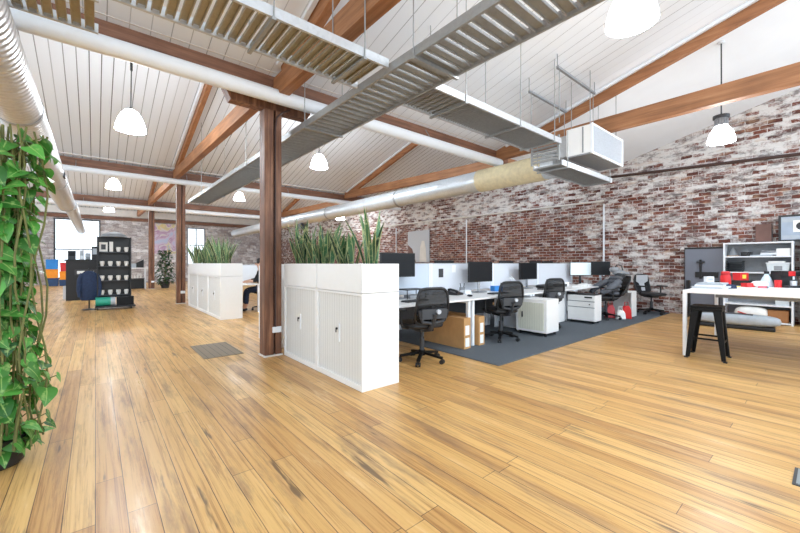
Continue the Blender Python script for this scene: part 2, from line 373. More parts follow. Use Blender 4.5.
    def build(s, name, mat, parent=None, smooth=False, bevel=0., seg=2, weld=False):
        me = bpy.data.meshes.new(name); me.from_pydata(s.v, [], s.f)
        bm = bmesh.new(); bm.from_mesh(me)
        if weld: bmesh.ops.remove_doubles(bm, verts=bm.verts, dist=1e-4)
        bmesh.ops.recalc_face_normals(bm, faces=bm.faces)
        bm.to_mesh(me); bm.free()
        me.materials.append(M[mat] if isinstance(mat, str) else mat)
        o = bpy.data.objects.new(name, me); COL.objects.link(o)
        if parent: o.parent = parent
        if smooth:
            for p in me.polygons: p.use_smooth = True
            me.set_sharp_from_angle(angle=R(40))
        if bevel:
            b = o.modifiers.new('bevel', 'BEVEL'); b.width = bevel; b.segments = seg; b.limit_method = 'ANGLE'
        return o

def tag(o, label=None, cat=None, group=None, kind=None):
    if label: o['label'] = label
    if cat: o['category'] = cat
    if group: o['group'] = group
    if kind: o['kind'] = kind
    return o
def thing(name, label, cat, loc=(0, 0, 0), rz=0., group=None):
    o = bpy.data.objects.new(name, None); COL.objects.link(o); o.empty_display_size = .1
    o.location = loc; o.rotation_euler = (0, 0, rz); return tag(o, label, cat, group)
def copy_tree(o, parent=None):
    c = o.copy(); COL.objects.link(c)
    if parent: c.parent = parent
    for ch in list(o.children): copy_tree(ch, c)
    return c
def another(o, loc, rz=None, label=None):
    c = copy_tree(o); c.location = loc
    if rz is not None: c.rotation_euler = (0, 0, rz)
    if label: c['label'] = label
    return c
def struct(name, mb, mat, parent=None, **k):
    o = mb.build(name, mat, parent, **k)
    if not parent: o['kind'] = 'structure'
    return o

# ------------------------------------------------------------------ the building
XR, YB = 11.2, 29.0                       # brick side wall, far end wall
VALLEY = [4.9, 13.2, 21.4]                # rows of posts and valley beams
CEIL = [(-2.2, 4.9, 3.74, .262), (5.15, 13.2, 4.13, .262), (13.45, 21.4, 4.32, .262), (21.65, YB, 4.62, .2)]
def ceil_z(i, y): y0, y1, zl, s = CEIL[i]; return zl+s*(y1-y)

struct('floor', MB().box(-6, -4, -.15, XR, YB+.2, 0), 'floor')
mats = ['boards', 'boards_far', 'boards_far', 'boards_far']
for i, (y0, y1, zl, s) in enumerate(CEIL):
    za, zb = ceil_z(i, y0), zl
    struct('ceiling', MB().prism([(y0, za), (y1, zb), (y1, zb+.12), (y0, za+.12)], 0, -6, 6.92 if i == 0 else XR), mats[i])
    if i == 0:
        struct('ceiling', MB().prism([(y0, za), (y1, zb), (y1, zb+.12), (y0, za+.12)], 0, 6.94, XR), 'plaster')
# side wall follows the saw-tooth roof
poly = [(-2.2, 0), (YB, 0)]
for i in (3, 2, 1, 0):
    y0, y1, zl, s = CEIL[i]; poly += [(y1, zl+.1), (y0, ceil_z(i, y0)+.1)]
struct('wall_right', MB().prism(poly, 0, XR, XR+.3), 'brick')
# far end wall with its two windows
w = MB(); W1 = (-1.85, .24, .35, 3.9); W2 = (4.9, 6.05, 1.1, 3.75)
w.box(-6, YB, 0, W1[0], YB+.3, 5.2); w.box(W1[1], YB, 0, W2[0], YB+.3, 5.2); w.box(W2[1], YB, 0, XR, YB+.3, 5.2)
for W in (W1, W2):
    w.box(W[0], YB, 0, W[1], YB+.3, W[2]); w.box(W[0], YB, W[3], W[1], YB+.3, 5.2)
struct('wall_back', w, 'stone')
for n, W in ((1, W1), (2, W2)):
    f = MB(); t = .07
    f.box(W[0], YB-.03, W[2], W[0]+t, YB+.12, W[3]); f.box(W[1]-t, YB-.03, W[2], W[1], YB+.12, W[3])
    f.box(W[0]+t, YB-.03, W[3]-t, W[1]-t, YB+.12, W[3]); f.box(W[0]+t, YB-.03, W[2], W[1]-t, YB+.12, W[2]+t)
    zt = 2.05 if n == 1 else 2.5
    f.box(W[0]+t, YB-.02, zt, W[1]-t, YB+.1, zt+.06)
    if n == 2: f.box((W[0]+W[1])/2-.03, YB-.02, W[2]+t, (W[0]+W[1])/2+.03, YB+.1, W[3]-t)
    fo = struct('window_%d' % n, f, 'darkgrey' if n == 1 else 'grey')
    g = MB().box(W[0]+t, YB+.04, W[2]+t, W[1]-t, YB+.05, W[3]-t).build('window_pane', 'glass', fo)
# left side, unseen: piers between tall openings, made up to let sky light in
w = MB()
for y in (-2, 2.3, 6.8, 11.2, 15.6, 20, 24.4, 28.6): w.box(-6.3, y, 0, -6, y+.5, 4.2)
w.box(-6.3, -2, 4.2, -6, YB, 5.4); w.box(-6.3, -2, 0, -6, YB, .5)
struct('wall_left', w, 'plaster')
# clerestory window frames in the vertical faces above the valley beams
for k, i in enumerate((1, 2, 3)):
    y0 = CEIL[i][0]-.06; za, zb = CEIL[i-1][2]+.32, ceil_z(i, CEIL[i][0])
    f = MB().box(-6, y0-.04, za, XR, y0+.04, za+.08).box(-6, y0-.04, zb-.06, XR, y0+.04, zb+.02)
    for q in range(9): x = -6+q*2.14; f.box(x, y0-.03, za+.08, x+.06, y0+.03, zb-.06)
    fo = struct('window_%d' % (k+3), f, 'white')

# trims along the valleys, white lining boards
for k, (y, z) in enumerate(((4.83, 3.83), (13.1, 4.21), (21.3, 4.42))):
    struct('trim_%d' % (k+1), MB().box(-6, y-.10, z-.05, XR, y-.02, z), 'cornice')
struct('trim_4', MB().box(-6, YB-.16, 4.2, XR, YB, 4.62), 'cornice')
struct('trim_5', MB().box(-6, YB-.12, 3.96, XR, YB, 4.16), 'beamx')
struct('trim_6', MB().box(XR-.05, -2.2, 3.0, XR, 4.3, 3.07), 'brick')
struct('trim_8', MB().tube([(XR-.04, 4.2, 3.05), (XR-.04, 28.9, 3.2)], .028, 8), 'cornice')
struct('trim_7', MB().tube([(XR-.05, -2, 3.44), (XR-.05, .4, 3.52), (XR-.05, 3.9, 3.69), (XR-.05, 4.75, 3.74)], .035, 8), 'darkpipe')

def beam(name, label, cat, mb, mat, group=None): return tag(mb.build(name, mat, None, bevel=.008), label, cat, group)
# valley beams
Bz = [(3.52, 3.80), (3.88, 4.11), (4.04, 4.3)]
wh = ['nearest of the timber valley beams, above the big front post', 'second timber valley beam, above the slim middle post', 'farthest timber valley beam, above the distant post']
for k, y in enumerate(VALLEY):
    z0, z1 = Bz[k]
    tag(MB().box(-5.9, y-.09, z0, XR-.02 if k else 7.3, y+.09, z1).build('valley_beam', 'beamx', None, bevel=.01), 'reddish '+wh[k], 'beam', 'valley beams')
# posts: two timbers bolted side by side, with a socket plate, corbel
pl = ['dark timber post beside the near white cabinets, closest and widest of the row', 'dark timber post at the far end of the far white cabinets', 'most distant timber post, in front of the pale stone wall']
for k, (x, y) in enumerate(((1.74, 4.9), (1.93, 13.05), (1.98, 21.3))):
    p = thing('timber_post', pl[k], 'post', (x, y, 0), 0, 'timber posts')
    z1 = Bz[k][0]-(.16 if k == 0 else .13)
    MB().box(0, 0, .02, .125, .2, z1).build('post_timber', 'post', p, bevel=.008)
    MB().box(.15, 0, .02, .235, .2, z1).build('post_timber', 'post', p, bevel=.008)
    MB().box(.125, .05, .02, .15, .15, z1).build('packing_strip', 'black', p)
    MB().box(-.01, -.012, 0, .245, .21, .02).build('base_plate', 'cornice', p)
    zt = Bz[k][0]; c = MB().prism([(-.5, zt), (-.42, z1), (.62, z1), (.72, zt)], 1, .02, .18).build('corbel', 'post', p, bevel=.006)
    tag(MB().box(.10, -.02, .32, .225, 0, .40).build('power_outlet', 'white', p, bevel=.006), 'small white double power outlet')
    if k == 0:
        MB().tube([(.14, -.015, .4), (.14, -.015, z1-.25), (.16, -.02, z1-.1), (.22, -.05, z1-.03), (.32, -.08, z1+.02)], .012, 8).build('conduit', 'darkpipe', p, smooth=True)

# trusses: horizontal tie + sloping rafter, lying along the depth of the room
def truss(x, i, label, tz0, tz1, y0, yend, group='roof trusses'):
    y1 = CEIL[i][1]
    t = thing('roof_truss', label, 'truss', (x, y0, 0), 0, group)
    MB().bar((0, 0, tz0+.13), (0, yend-y0, tz1+.13), .14, .26).build('tie_beam', 'tie', t, bevel=.006)
    ya = max(y0, CEIL[i][0]+.1)
    za, zb = ceil_z(i, ya), ceil_z(i, y1-.35)
    MB().bar((0, ya-y0, za-.11), (0, y1-.35-y0, zb-.11), .10, .19).build('rafter', 'rafter', t, bevel=.006)
    if i < 2: MB().bar((-.09, ya-y0, za-.03), (-.09, y1-.35-y0, zb-.03), .05, .05).build('lining_batten', 'white', t)
    return t
truss(1.88, 0, 'orange timber truss meeting the front post from the near side', 3.44, 3.46, -1.8, 4.78)
truss(6.9, 0, 'long orange timber truss above the box-shaped fan coil unit', 3.56, 3.56, -1.8, 4.86)
truss(1.9, 1, 'timber truss running from the front post back to the middle post', 3.64, 3.86, 5.05, 13.05)
truss(8.0, 1, 'timber truss over the desks, seen under the long round duct side', 3.70, 3.96, 5.05, 13.05)
truss(2.0, 2, 'timber truss between the middle post and the distant post', 3.9, 4.05, 13.35, 21.25)
truss(8.6, 2, 'faraway timber truss near the brick wall behind the planters', 3.9, 4.05, 13.35, 21.25)
truss(2.1, 3, 'farthest short timber truss next to the pale stone wall', 4.1, 4.25, 21.6, 28.7)

# white pipes under the valley beams
for k, (y, z, r, lab) in enumerate(((4.66, 3.44, .09, 'fat white pipe under the nearest valley beam'), (13.0, 3.78, .085, 'white pipe under the second valley beam'), (21.2, 3.9, .11, 'white pipe under the farthest valley beam'))):
    t = thing('white_pipe', lab, 'pipe', (0, y, 0), 0, 'white drain pipes')
    x1 = 6.75 if k == 0 else 10.9
    MB().tube([(-5.8, 0, z), (x1, 0, z)], r, 20).build('pipe_run', 'white', t, smooth=True)
    for x in ((-1.2, 2.02, 4.6) if k == 0 else (-.4, 2.2, 5.5)):
        MB().tube([(x, 0, z-r*.5), (x, -.0, z+r+.02), (x, .1, z+r+.16)], .008, 6).build('pipe_hanger', 'galv', t)

# round ducts
d = thing('round_duct', 'ribbed silver round duct at upper left above the climbing plant', 'duct', (-.70, 3.4, 3.1))
MB().tube([(0, 0, 0), (0, 12, 0)], .222, 32).build('duct_run', 'duct', d, smooth=True)
MB().tube([(.08, 12.02, 0), (.08, 24.2, 0)], .178, 28).build('duct_run', 'duct', d, smooth=True)
for y in (2.7, 7.6, 11.9): MB().tube([(0, y-.03, 0), (0, y+.03, 0)], .231, 32).build('duct_clamp', 'galv', d, smooth=True)
MB().cbox((.22, 6.6, -.06), (.03, .26, .09)).build('damper_lever', 'darkgrey', d)
d = thing('round_duct', 'long smooth blue-grey round duct running beside the brick wall', 'duct', (6.45, 3.2, 3.06))
MB().tube([(0, .0, 0), (0, 20, 0)], .225, 32).build('duct_run', 'duct_smooth', d, smooth=True)
tag(MB().tube([(0, .25, 0), (0, 1.75, 0)], .236, 32).build('duct_sleeve', 'yellowduct', d, smooth=True), 'yellowed wrap around the near end of the duct')
for y in (4.5, 8.4, 13): MB().tube([(0, y-.03, 0), (0, y+.03, 0)], .238, 32).build('duct_clamp', 'galv', d, smooth=True)
MB().cbox((0, 10.6, -.3), (.3, .3, .2)).build('duct_grille', 'darkgrey', d)

# slotted steel cable trays with hanger rods
def tray(label, x0, y0, x1, y1, z, w, mat, rods, along, pitch=.11, rw=.076):
    L = (x1-x0) if along == 'x' else (y1-y0)
    t = thing('cable_tray', label, 'cable tray', (x0, y0, z), 0, 'cable trays')
    P = (lambda a, b: (a, b)) if along == 'x' else (lambda a, b: (b, a))
    rg = MB(); n = int(L/pitch)
    for k in range(n):
        a = k*pitch+.01
        for (b0, b1, c0, c1, h0, h1) in ((.02, w-.02, a, a+rw, 0, .006), (.02, w-.02, a, a+.008, -.018, 0), (.02, w-.02, a+rw-.008, a+rw, -.018, 0)):
            p, q = P(c0, b0), P(c1, b1); rg.box(p[0], p[1], h0, q[0], q[1], h1)
    rg.build('slotted_deck', mat, t)
    for b in (0, w):
        p, q = P(0, b-.012), P(L, b+.012)
        MB().box(p[0], p[1], -.03, q[0], q[1], .05).build('side_rail', 'rail' if along == 'x' else 'galv', t)
    for a, h in rods:
        for b in (-.02, w+.02):
            p = P(a, b); MB().cyl((p[0], p[1], -.05), (p[0], p[1], h-z), .006, n=6).build('hanger_rod', 'galv', t)
        p, q = P(a-.015, -.025), P(a+.015, w+.025)
        MB().box(p[0], p[1], -.055, q[0], q[1], -.032).build('support_bracket', 'galv', t)
    return t
zc = lambda y: ceil_z(0, y)
tray('short tan cable tray stub ending above the fat white pipe, top left corner', -2.4, 3.62, .02, 4.12, 3.3, .5, 'galv_tan', [(1.2, zc(3.9))], 'x', .086, .062)
tray('tan slotted cable tray crossing the top left corner, left of the long tray', -2.2, 2.64, 2.07, 3.16, 3.1, .52, 'galv_tan', [(.9, zc(2.9)), (3.2, zc(2.9)), (4.0, zc(2.9))], 'x', .086, .06)
tray('slotted cable tray right of the long tray, leading towards the fan coil unit', 2.66, 2.64, 5.38, 3.16, 3.1, .52, 'galv', [(.5, zc(2.9)), (1.6, zc(2.9)), (2.5, zc(2.9))], 'x', .085, .05)
tray('lower slotted cable tray directly under the fan coil unit', 5.42, 2.64, 7.35, 3.1, 2.79, .46, 'galv', [(.15, 3.3), (1.8, 3.5)], 'x', .085, .05)
tray('long slotted cable tray running from top centre to behind the front post', 2.1, .9, 2.62, 12.2, 3.07, .52, 'galv', [(1.4, zc(2.3)), (3.5, zc(4.2)), (5.9, ceil_z(1, 6.8)), (9.5, ceil_z(1, 10.4))], 'y', .12, .086)
t = thing('cable_ladder', 'short upright galvanised ladder joining the two tray levels', 'cable ladder', (5.39, 2.66, 2.8), 0)
for b in (0, .44): MB().box(-.012, b, .03, .012, b+.03, .42).build('side_rail', 'galv', t)
for k in range(7): MB().box(-.01, .03, .05+k*.052, .01, .44, .085+k*.052).build('rung', 'galv', t)

# hanging fan coil unit
a = thing('fan_coil_unit', 'white and grey box-shaped fan coil unit hanging at the tray end', 'air conditioner', (5.98, 2.42, 3.0))
MB().box(0, .03, .02, 1.28, .42, .47).build('casing', 'lam', a, bevel=.01)
f = MB(); 
f.box(-.01, 0, 0, 1.29, .03, .03).box(-.01, 0, .45, 1.29, .03, .48).box(-.01, 0, .03, .02, .03, .45).box(1.26, 0, .03, 1.29, .03, .45)
f.build('grille_frame', 'white', a, bevel=.003)
g = MB()
for k in range(30): x = .03+k*.041; g.cbox((x+.015, .02, .24), (.006, .03, .42), (0, 0, R(25)))
g.build('grille_blades', 'lightgrey', a)
MB().box(.0, .04, .0, 1.28, .42, .02).build('drain_pan', 'grey', a)
MB().box(.1, .42, .06, 1.1, .6, .42).build('supply_collar', 'rail', a, bevel=.006); MB().box(-.01, .14, .04, 0, .16, .45).build('side_seam', 'grey', a)
MB().box(.02, .02, .4, .03, .03, .42).build('latch', 'grey', a)
for x in (.1, 1.18):
    for y in (.08, .38): MB().cyl((x, y, .47), (x, y, zc(2.42+y)-3.0-.01), .006, n=6).build('hanger_rod', 'galv', a)
for x0, x1, y, z in ((5.2, 6.5, 2.6, 4.15), (5.28, 6.52, 3.1, 4.0)):
    st_ = MB().bar((x0-5.98, y-2.42, z-3), (x1-5.98, y-2.42, z-3), .035, .035)
    for x in (x0, x1): st_.cyl((x-5.98, y-2.42, z-3), (x-5.98, y-2.42, zc(y)-3), .007, n=6)
    st_.build('support_strut', 'grey', a)
    for x in (x0+.06, x1-.06): MB().cyl((x-5.98, y-2.42, .35), (x-5.98, y-2.42, z-3), .006, n=6).build('hanger_rod', 'galv', a)

# conduits on the brick wall
for y, lab in ((9.25, 'white vertical conduit on the brick wall behind the second monitor'), (4.22, 'white vertical conduit on the brick wall above the lit monitor'), (13.6, 'white vertical conduit on the brick wall left of the mural panel')):
    tag(MB().tube([(XR-.03, y, .9), (XR-.03, y, 2.97)], .025, 8).build('wall_conduit', 'white', None, smooth=True), lab, 'conduit', 'wall conduits')
t = thing('mural_panel', 'pale unframed mural panel on the far brick wall above the screens', 'picture', (XR-.05, 11.3, 1.3))
MB().box(-.02, 0, 0, .02, 1.4, 1.42).build('panel', 'lightgrey', t)
MB().prism([(.15, .02), (.6, .02), (.55, .7), (.45, .95), (.3, .95), (.2, .6)], 0, -.03, -.02).build('painted_shape', 'cornice', t)
MB().prism([(.85, .02), (1.38, .02), (1.38, .8), (1.1, .62)], 0, -.03, -.02).build('painted_shape', 'brownshadow_mural', t)
tag(MB().lathe([(.0, .0), (.34, .0), (.36, .02), (.36, .05), (.0, .05)], (XR-.055, 21.3, 2.25), 28, 'x').build('wall_disc', 'black', None), 'round black disc on the distant brick wall', 'wall sign')

# ------------------------------------------------------------------ pendant lamps
def lamp_parts(t, L, ribbed=False, k=1.):
    prof = [(.05, .36), (.09, .34), (.135, .29), (.175, .21), (.205, .12), (.225, .03), (.23, 0), (.22, 0), (.19, .12), (.15, .23), (.06, .32)]
    if ribbed: prof = [(.11, .34), (.13, .29), (.165, .25), (.2, .18), (.225, .08), (.235, 0), (.225, 0), (.2, .12), (.16, .22), (.1, .3)]
    MB().lathe([(r*k, z*k) for r, z in prof], (0, 0, 0), 32).build('lamp_shade', 'lamp_front' if ribbed else 'lamp', t, smooth=True)
    if ribbed:
        c = MB().cyl((0, 0, .33*k), (0, 0, .5*k), .1*k, n=24)
        for q in range(18):
            a = 2*PI*q/18; c.cbox((.105*k*math.cos(a), .105*k*math.sin(a), .41*k), (.02*k, .012*k, .16*k), (0, 0, a))
        c.build('gear_housing', 'grey', t, smooth=True)
        MB().cyl((0, 0, .5*k), (0, 0, .56*k), .14*k, n=24).build('lamp_cap', 'darkgrey', t, smooth=True); top = .56*k
    else:
        MB().lathe([(.055*k, .355*k), (.03*k, .38*k), (.015*k, .41*k)], (0, 0, 0), 16).build('lamp_cap', 'darkgrey', t, smooth=True); top = .4*k
    MB().tube([(0, 0, top-.02), (.01, 0, top+(L-top)*.5), (0, 0, L)], .009, 8).build('cord', 'darkgrey', t, smooth=True)
    if not ribbed: MB().cyl((.01, 0, top+(L-top)*.45), (.008, 0, top+(L-top)*.7), .02, n=8).build('cord_coupler', 'black', t)
    MB().cyl((0, 0, L-.03), (0, 0, L), .045, n=16).build('ceiling_rose', 'white', t)
LAMPS = [((.48, 8.0, 3.62), 1, False, 'lit white pendant lamp at left, over the open floor before the middle beam'),
         ((3.62, 1.14, 3.38), 0, True, 'largest lit pendant lamp, cut by the top edge of the photo'),
         ((7.5, 1.12, 3.16), 0, True, 'lit pendant lamp with grey ribbed housing against the right brick wall'),
         ((4.62, 8.9, 3.84), 1, False, 'lit white pendant lamp beyond the front post, near the long tray'),
         ((.5, 16.6, 3.94), 2, False, 'lit white pendant lamp under the second beam at left'),
         ((.55, 24.5, 3.98), 3, False, 'small faraway lit lamp in front of the stone wall'),
         ((5.0, 17.3, 4.12), 2, False, 'small lit lamp seen left of the front post over the far planter'),
         ((9.6, 16.2, 3.5), 2, False, 'small lit lamp just under the long round duct')]
for loc, ci, rib, lab in LAMPS:
    t = thing('pendant_lamp', lab, 'pendant lamp', loc, 0, 'pendant lamps')
    lamp_parts(t, ceil_z(ci, loc[1])-loc[2], rib, .74 if loc[0] > 7 and rib else .86 if rib else 1.)
    ld = bpy.data.lights.new('lamp_bulb', 'POINT'); ld.energy = 55; ld.shadow_soft_size = .16; ld.color = (.92, .96, 1)
    lo = bpy.data.objects.new('lamp_bulb', ld); COL.objects.link(lo); lo.parent = t; lo.location = (0, 0, -.06)

# ------------------------------------------------------------------ planter cabinets
def cabinet(label, x, y, w, dpt, group, side_seam=True, open_end=True):
    """tambour cabinet; front faces -x, runs w along +y"""
    t = thing('tambour_cabinet', label, 'cabinet', (x, y, 0), 0, group)
    H = .965; b = MB(); th = .025
    b.box(0, 0, 0, dpt, th, H).box(0, w-th, 0, dpt, w, H).box(.0, th, H-th, dpt, w-th, H).box(0, th, 0, dpt, w-th, .06).box(dpt-.02, th, .06, dpt, w-th, H-th)
    b.box(.2, th, .5, dpt-.02, w-th, .52)
    b.build('body', 'lam', t, bevel=.003)
    dm = MB(); dm.box(.018, th+.004, .062, .03, w/2-.002, H-th-.004).build('door', 'tambour', t, bevel=.002)
    d2 = MB().box(.02, w/2+.002, .062, .032, w-th-.004, H-th-.004).build('door', 'tambour', t, bevel=.002)
    h = MB().box(.006, w/2-.03, .42, .02, w/2-.012, .62).build('handle', 'white', t, bevel=.003)
    lk = MB().cyl((.012, w/2+.022, .56), (.0, w/2+.022, .56), .012, n=12).cbox((-.004, w/2+.022, .545), (.006, .012, .05)).build('lock', 'black', t)
    return t
def planter(label, x, y, w, dpt, group):
    t = thing('planter_box', label, 'planter', (x, y, .97), 0, group)
    b = MB(); th = .018; H = .292
    b.box(0, 0, 0, dpt, th, H).box(0, w-th, 0, dpt, w, H).box(0, th, 0, th, w-th, H).box(dpt-th, th, 0, dpt, w-th, H).box(th, th, 0, dpt-th, w-th, .02)
    b.build('box', 'lam', t, bevel=.003)
    MB().box(th, th, .2, dpt-th, w-th, .235).build('soil', 'soil', t)
    return t
GC, GP = 'white tambour cabinets', 'white planter boxes'
cabinet('nearest white tambour cabinet, its bare white side facing the room', 2.0, 2.96, .955, .47, GC)
cabinet('white tambour cabinet next to the front timber post', 2.0, 3.925, .955, .47, GC)
planter('white planter box topping the nearest tambour cabinet', 2.0, 2.96, .955, .47, GP)
planter('white planter box topping the cabinet next to the front post', 2.0, 3.925, .955, .47, GP)
FL = ['nearest white cabinet of the far planter row, beyond the front post', 'middle white cabinet of the far planter row', 'last white cabinet of the far planter row, by the middle post']
for k in range(3):
    cabinet(FL[k], 2.13, 8.74+k*1.22, 1.21, .47, GC)
    planter('white planter box on the '+FL[k].split(' of ')[0].replace(' white cabinet', '')+' far cabinet', 2.13, 8.74+k*1.22, 1.21, .47, GP)
t = thing('storage_cupboard', 'narrow pale cupboard just behind the front timber post', 'cabinet', (2.0, 5.3, 0))
MB().box(0, 0, 0, .45, .56, 1.25).build('body', 'lam', t, bevel=.004); MB().box(-.015, .01, .08, 0, .55, 1.23).build('door', 'lam', t, bevel=.003)
t = thing('storage_cupboard', 'white cupboard between the far planter row and the middle post', 'cabinet', (2.35, 12.5, 0))
MB().box(0, 0, 0, .5, 1.2, 1.15).build('body', 'lam', t, bevel=.004); MB().box(-.015, .01, .08, 0, 1.19, 1.13).build('door', 'lam', t, bevel=.003)

# ------------------------------------------------------------------ plants
def ribbon_leaf(V, F, UV, base, az, h, w, lean, twist, bend):
    n = 7; o = len(V)
    d = Vector((math.cos(az), math.sin(az), 0)); sd0 = Vector((-math.sin(az), math.cos(az), 0))
    for i in range(n+1):
        t = i/n; c = Vector(base)+d*(lean*t+bend*t*t)*h+Vector((0, 0, h*t*(1-.25*abs(lean)*t)))
        ww = w*(.55+.45*math.sin(min(1, t*2.2)*PI/2))*(1 if t < .55 else max(.03, 1-((t-.55)/.45)**1.6))
        a = twist*t; sd = sd0*math.cos(a)+d*math.sin(a)
        cup = d*(-math.cos(a))+sd0*math.sin(a)
        for u, q in ((0, -1), (.5, 0), (1, 1)):
            V.append(tuple(c+sd*q*ww/2+cup*(0 if q else .18*ww))); UV.append((u, t))
    for i in range(n):
        for k in range(2): a = o+i*3+k; F.append((a, a+1, a+4, a+3))
def leafmesh(name, V, F, UV, mat, parent):
    me = bpy.data.meshes.new(name); me.from_pydata(V, [], F)
    l = me.uv_layers.new(name='UVMap')
    for p in me.polygons:
        p.use_smooth = True
        for li in p.loop_indices: l.data[li].uv = UV[me.loops[li].vertex_index]
    me.materials.append(M[mat]); o = bpy.data.objects.new(name, me); COL.objects.link(o); o.parent = parent; return o
def snake(label, x, y, hmax, n, spread=.09, tall=0, group='snake plants in the planters'):
    hmax *= 1.2
    t = thing('snake_plant', label, 'plant', (x, y, 1.203), 0, group)
    V, F, UV = [], [], []
    for k in range(n):
        a = random.uniform(0, 2*PI); r = random.uniform(.01, spread)
        h = hmax*random.uniform(.5, 1.0)
        if k < tall: h = hmax; 
        ribbon_leaf(V, F, UV, (r*math.cos(a), r*math.sin(a), 0), a+random.uniform(-.6, .6), h, random.uniform(.045, .078), random.uniform(.0, .34) if k >= tall else .03, random.uniform(-1.6, 1.6), random.uniform(-.05, .22))
    leafmesh('leaves', V, F, UV, 'snake', t)
    MB().ellips((0, 0, .0), (.07, .07, .03), 10, 6).build('root_crown', 'vine', t)
    return t
near = [(2.26, 3.16, .58, 13, .07, 1, 'snake plant at the near end of the front planter, its leaves splayed wide'),
        (2.22, 3.50, .40, 10, .08, 0, 'shortest snake plant of the front planter, second from the near end'),
        (2.24, 3.75, .43, 13, .09, 0, 'low pale-edged snake plant on the near side of the joint between the two front planters'),
        (2.20, 4.06, .56, 16, .1, 0, 'bushy snake plant just past the joint between the two front planters'),
        (2.24, 4.30, .54, 16, .1, 0, 'dense snake plant in the middle of the planter by the front post'),
        (2.22, 4.52, .48, 13, .09, 0, 'leafy snake plant second from the front post'),
        (2.2, 4.77, .60, 15, .09, 1, 'snake plant beside the front post with one tall dark blade')]
for x, y, h, n, s, ta, lab in near: snake(lab, x, y, h, n, s, ta)
seq = ['first', 'second', 'third', 'fourth', 'fifth', 'sixth', 'seventh', 'eighth', 'ninth']
for k in range(9):
    snake('%s snake plant of the far planter row, counted from its near end' % seq[k], 2.33+random.uniform(-.04, .04), 8.98+k*.39, random.uniform(.56, .74), 15, .11)

# climbing pothos at the left edge
def heart_leaf(V, F, UV, base, out, up, size, droop):
    o = len(V); out = Vector(out).normalized(); up = Vector(up); sd = out.cross(up).normalized(); up = sd.cross(out).normalized()
    prof = [(0, .02, .0), (-.10, .28, .01), (.02, .43, .01), (.2, .46, .0), (.42, .40, -.02), (.65, .26, -.05), (.84, .12, -.09), (1.0, .0, -.13)]
    for (a, wd, z) in prof:
        for u, q in ((0, -1), (.5, 0), (1, 1)):
            fold = .16*wd if q else 0
            aa = a if q else max(a, 0) if a < .05 else a
            p = Vector(base)+out*aa*size+sd*q*wd*size+up*((z*1.0-droop*max(a, 0)**2*.4)+fold*.6)*size
            V.append(tuple(p)); UV.append((u, max(0, a)))
    for i in range(len(prof)-1):
        for k in range(2): a = o+i*3+k; F.append((a, a+1, a+4, a+3))
pt = thing('climbing_plant', 'tall climbing plant with big heart-shaped green leaves at left edge', 'plant', (-.47, 3.36, 0))
V, F, UV = [], [], []; st = MB()
rng = random.Random(5)
prof_r = lambda z: .17+.09*math.sin(z*3.1+.5)+(.05 if z > 1.1 else 0)-(.05 if z < .35 else 0)-(.06 if z > 2.0 else 0)
for k in range(560):
    z = rng.uniform(.1, 2.1); a = rng.uniform(0, 2*PI); r = max(.06, prof_r(z)*rng.uniform(.3, 1.12))
    p = Vector((r*math.cos(a), r*math.sin(a), z)); size = rng.uniform(.065, .135)
    hang = rng.uniform(-1.5, .3); b2 = a+rng.uniform(-1.3, 1.3)
    out = Vector((math.cos(b2), math.sin(b2), hang))
    heart_leaf(V, F, UV, p, out, (math.cos(a)*rng.uniform(.3, 1.3)+rng.uniform(-.6, .6), math.sin(a)*rng.uniform(.3, 1.3)+rng.uniform(-.6, .6), .8), size, rng.uniform(.2, 1.3))
    if k % 3: st.tube([Vector((p.x*.25, p.y*.25, z-.1)), Vector((p.x*.7, p.y*.7, z-.03)), p], .0035, 5)
leafmesh('foliage', V, F, UV, 'pothos', pt)
for k in range(26):
    a = rng.uniform(0, 2*PI); r = rng.uniform(.04, .2)
    st.tube([(r*math.cos(a)*(1+.2*math.sin(i*1.1+k)), r*math.sin(a)*(1+.2*math.cos(i*1.3+k)), .12+i*.2) for i in range(11)], .006, 6)
st.build('vines', 'vine', pt, smooth=True)
MB().lathe([(.1, 0), (.12, .02), (.13, .16), (.14, .18), (.12, .18), (.11, .15), (0.0, .15)], (0, 0, 0), 24).build('pot', 'black', pt, smooth=True)
MB().cyl((0, 0, .18), (0, 0, 1.95), .035, n=10).build('moss_pole', 'vine', pt)

# ------------------------------------------------------------------ rug, hatch, outlet
tag(MB().box(3.8, 2.64, .0, XR-.05, 6.6, .012).build('rug', 'rug', None), 'large charcoal carpet under the row of desks', 'rug')
t = thing('floor_hatch', 'grey worn floor hatch of short boards in front of the front post', 'floor hatch', (1.1, 5.32, 0))
MB().box(0, 0, 0, .5, .95, .006).build('hatch_boards', 'hatch', t)
t = thing('floor_outlet', 'grey floor outlet box at lower right edge of the photo', 'floor outlet', (3.06, -.05, 0))
MB().box(0, 0, 0, .26, .2, .006).build('frame', 'darkgrey', t); MB().box(.015, .015, .006, .245, .185, .01).build('lid', 'outlet', t)

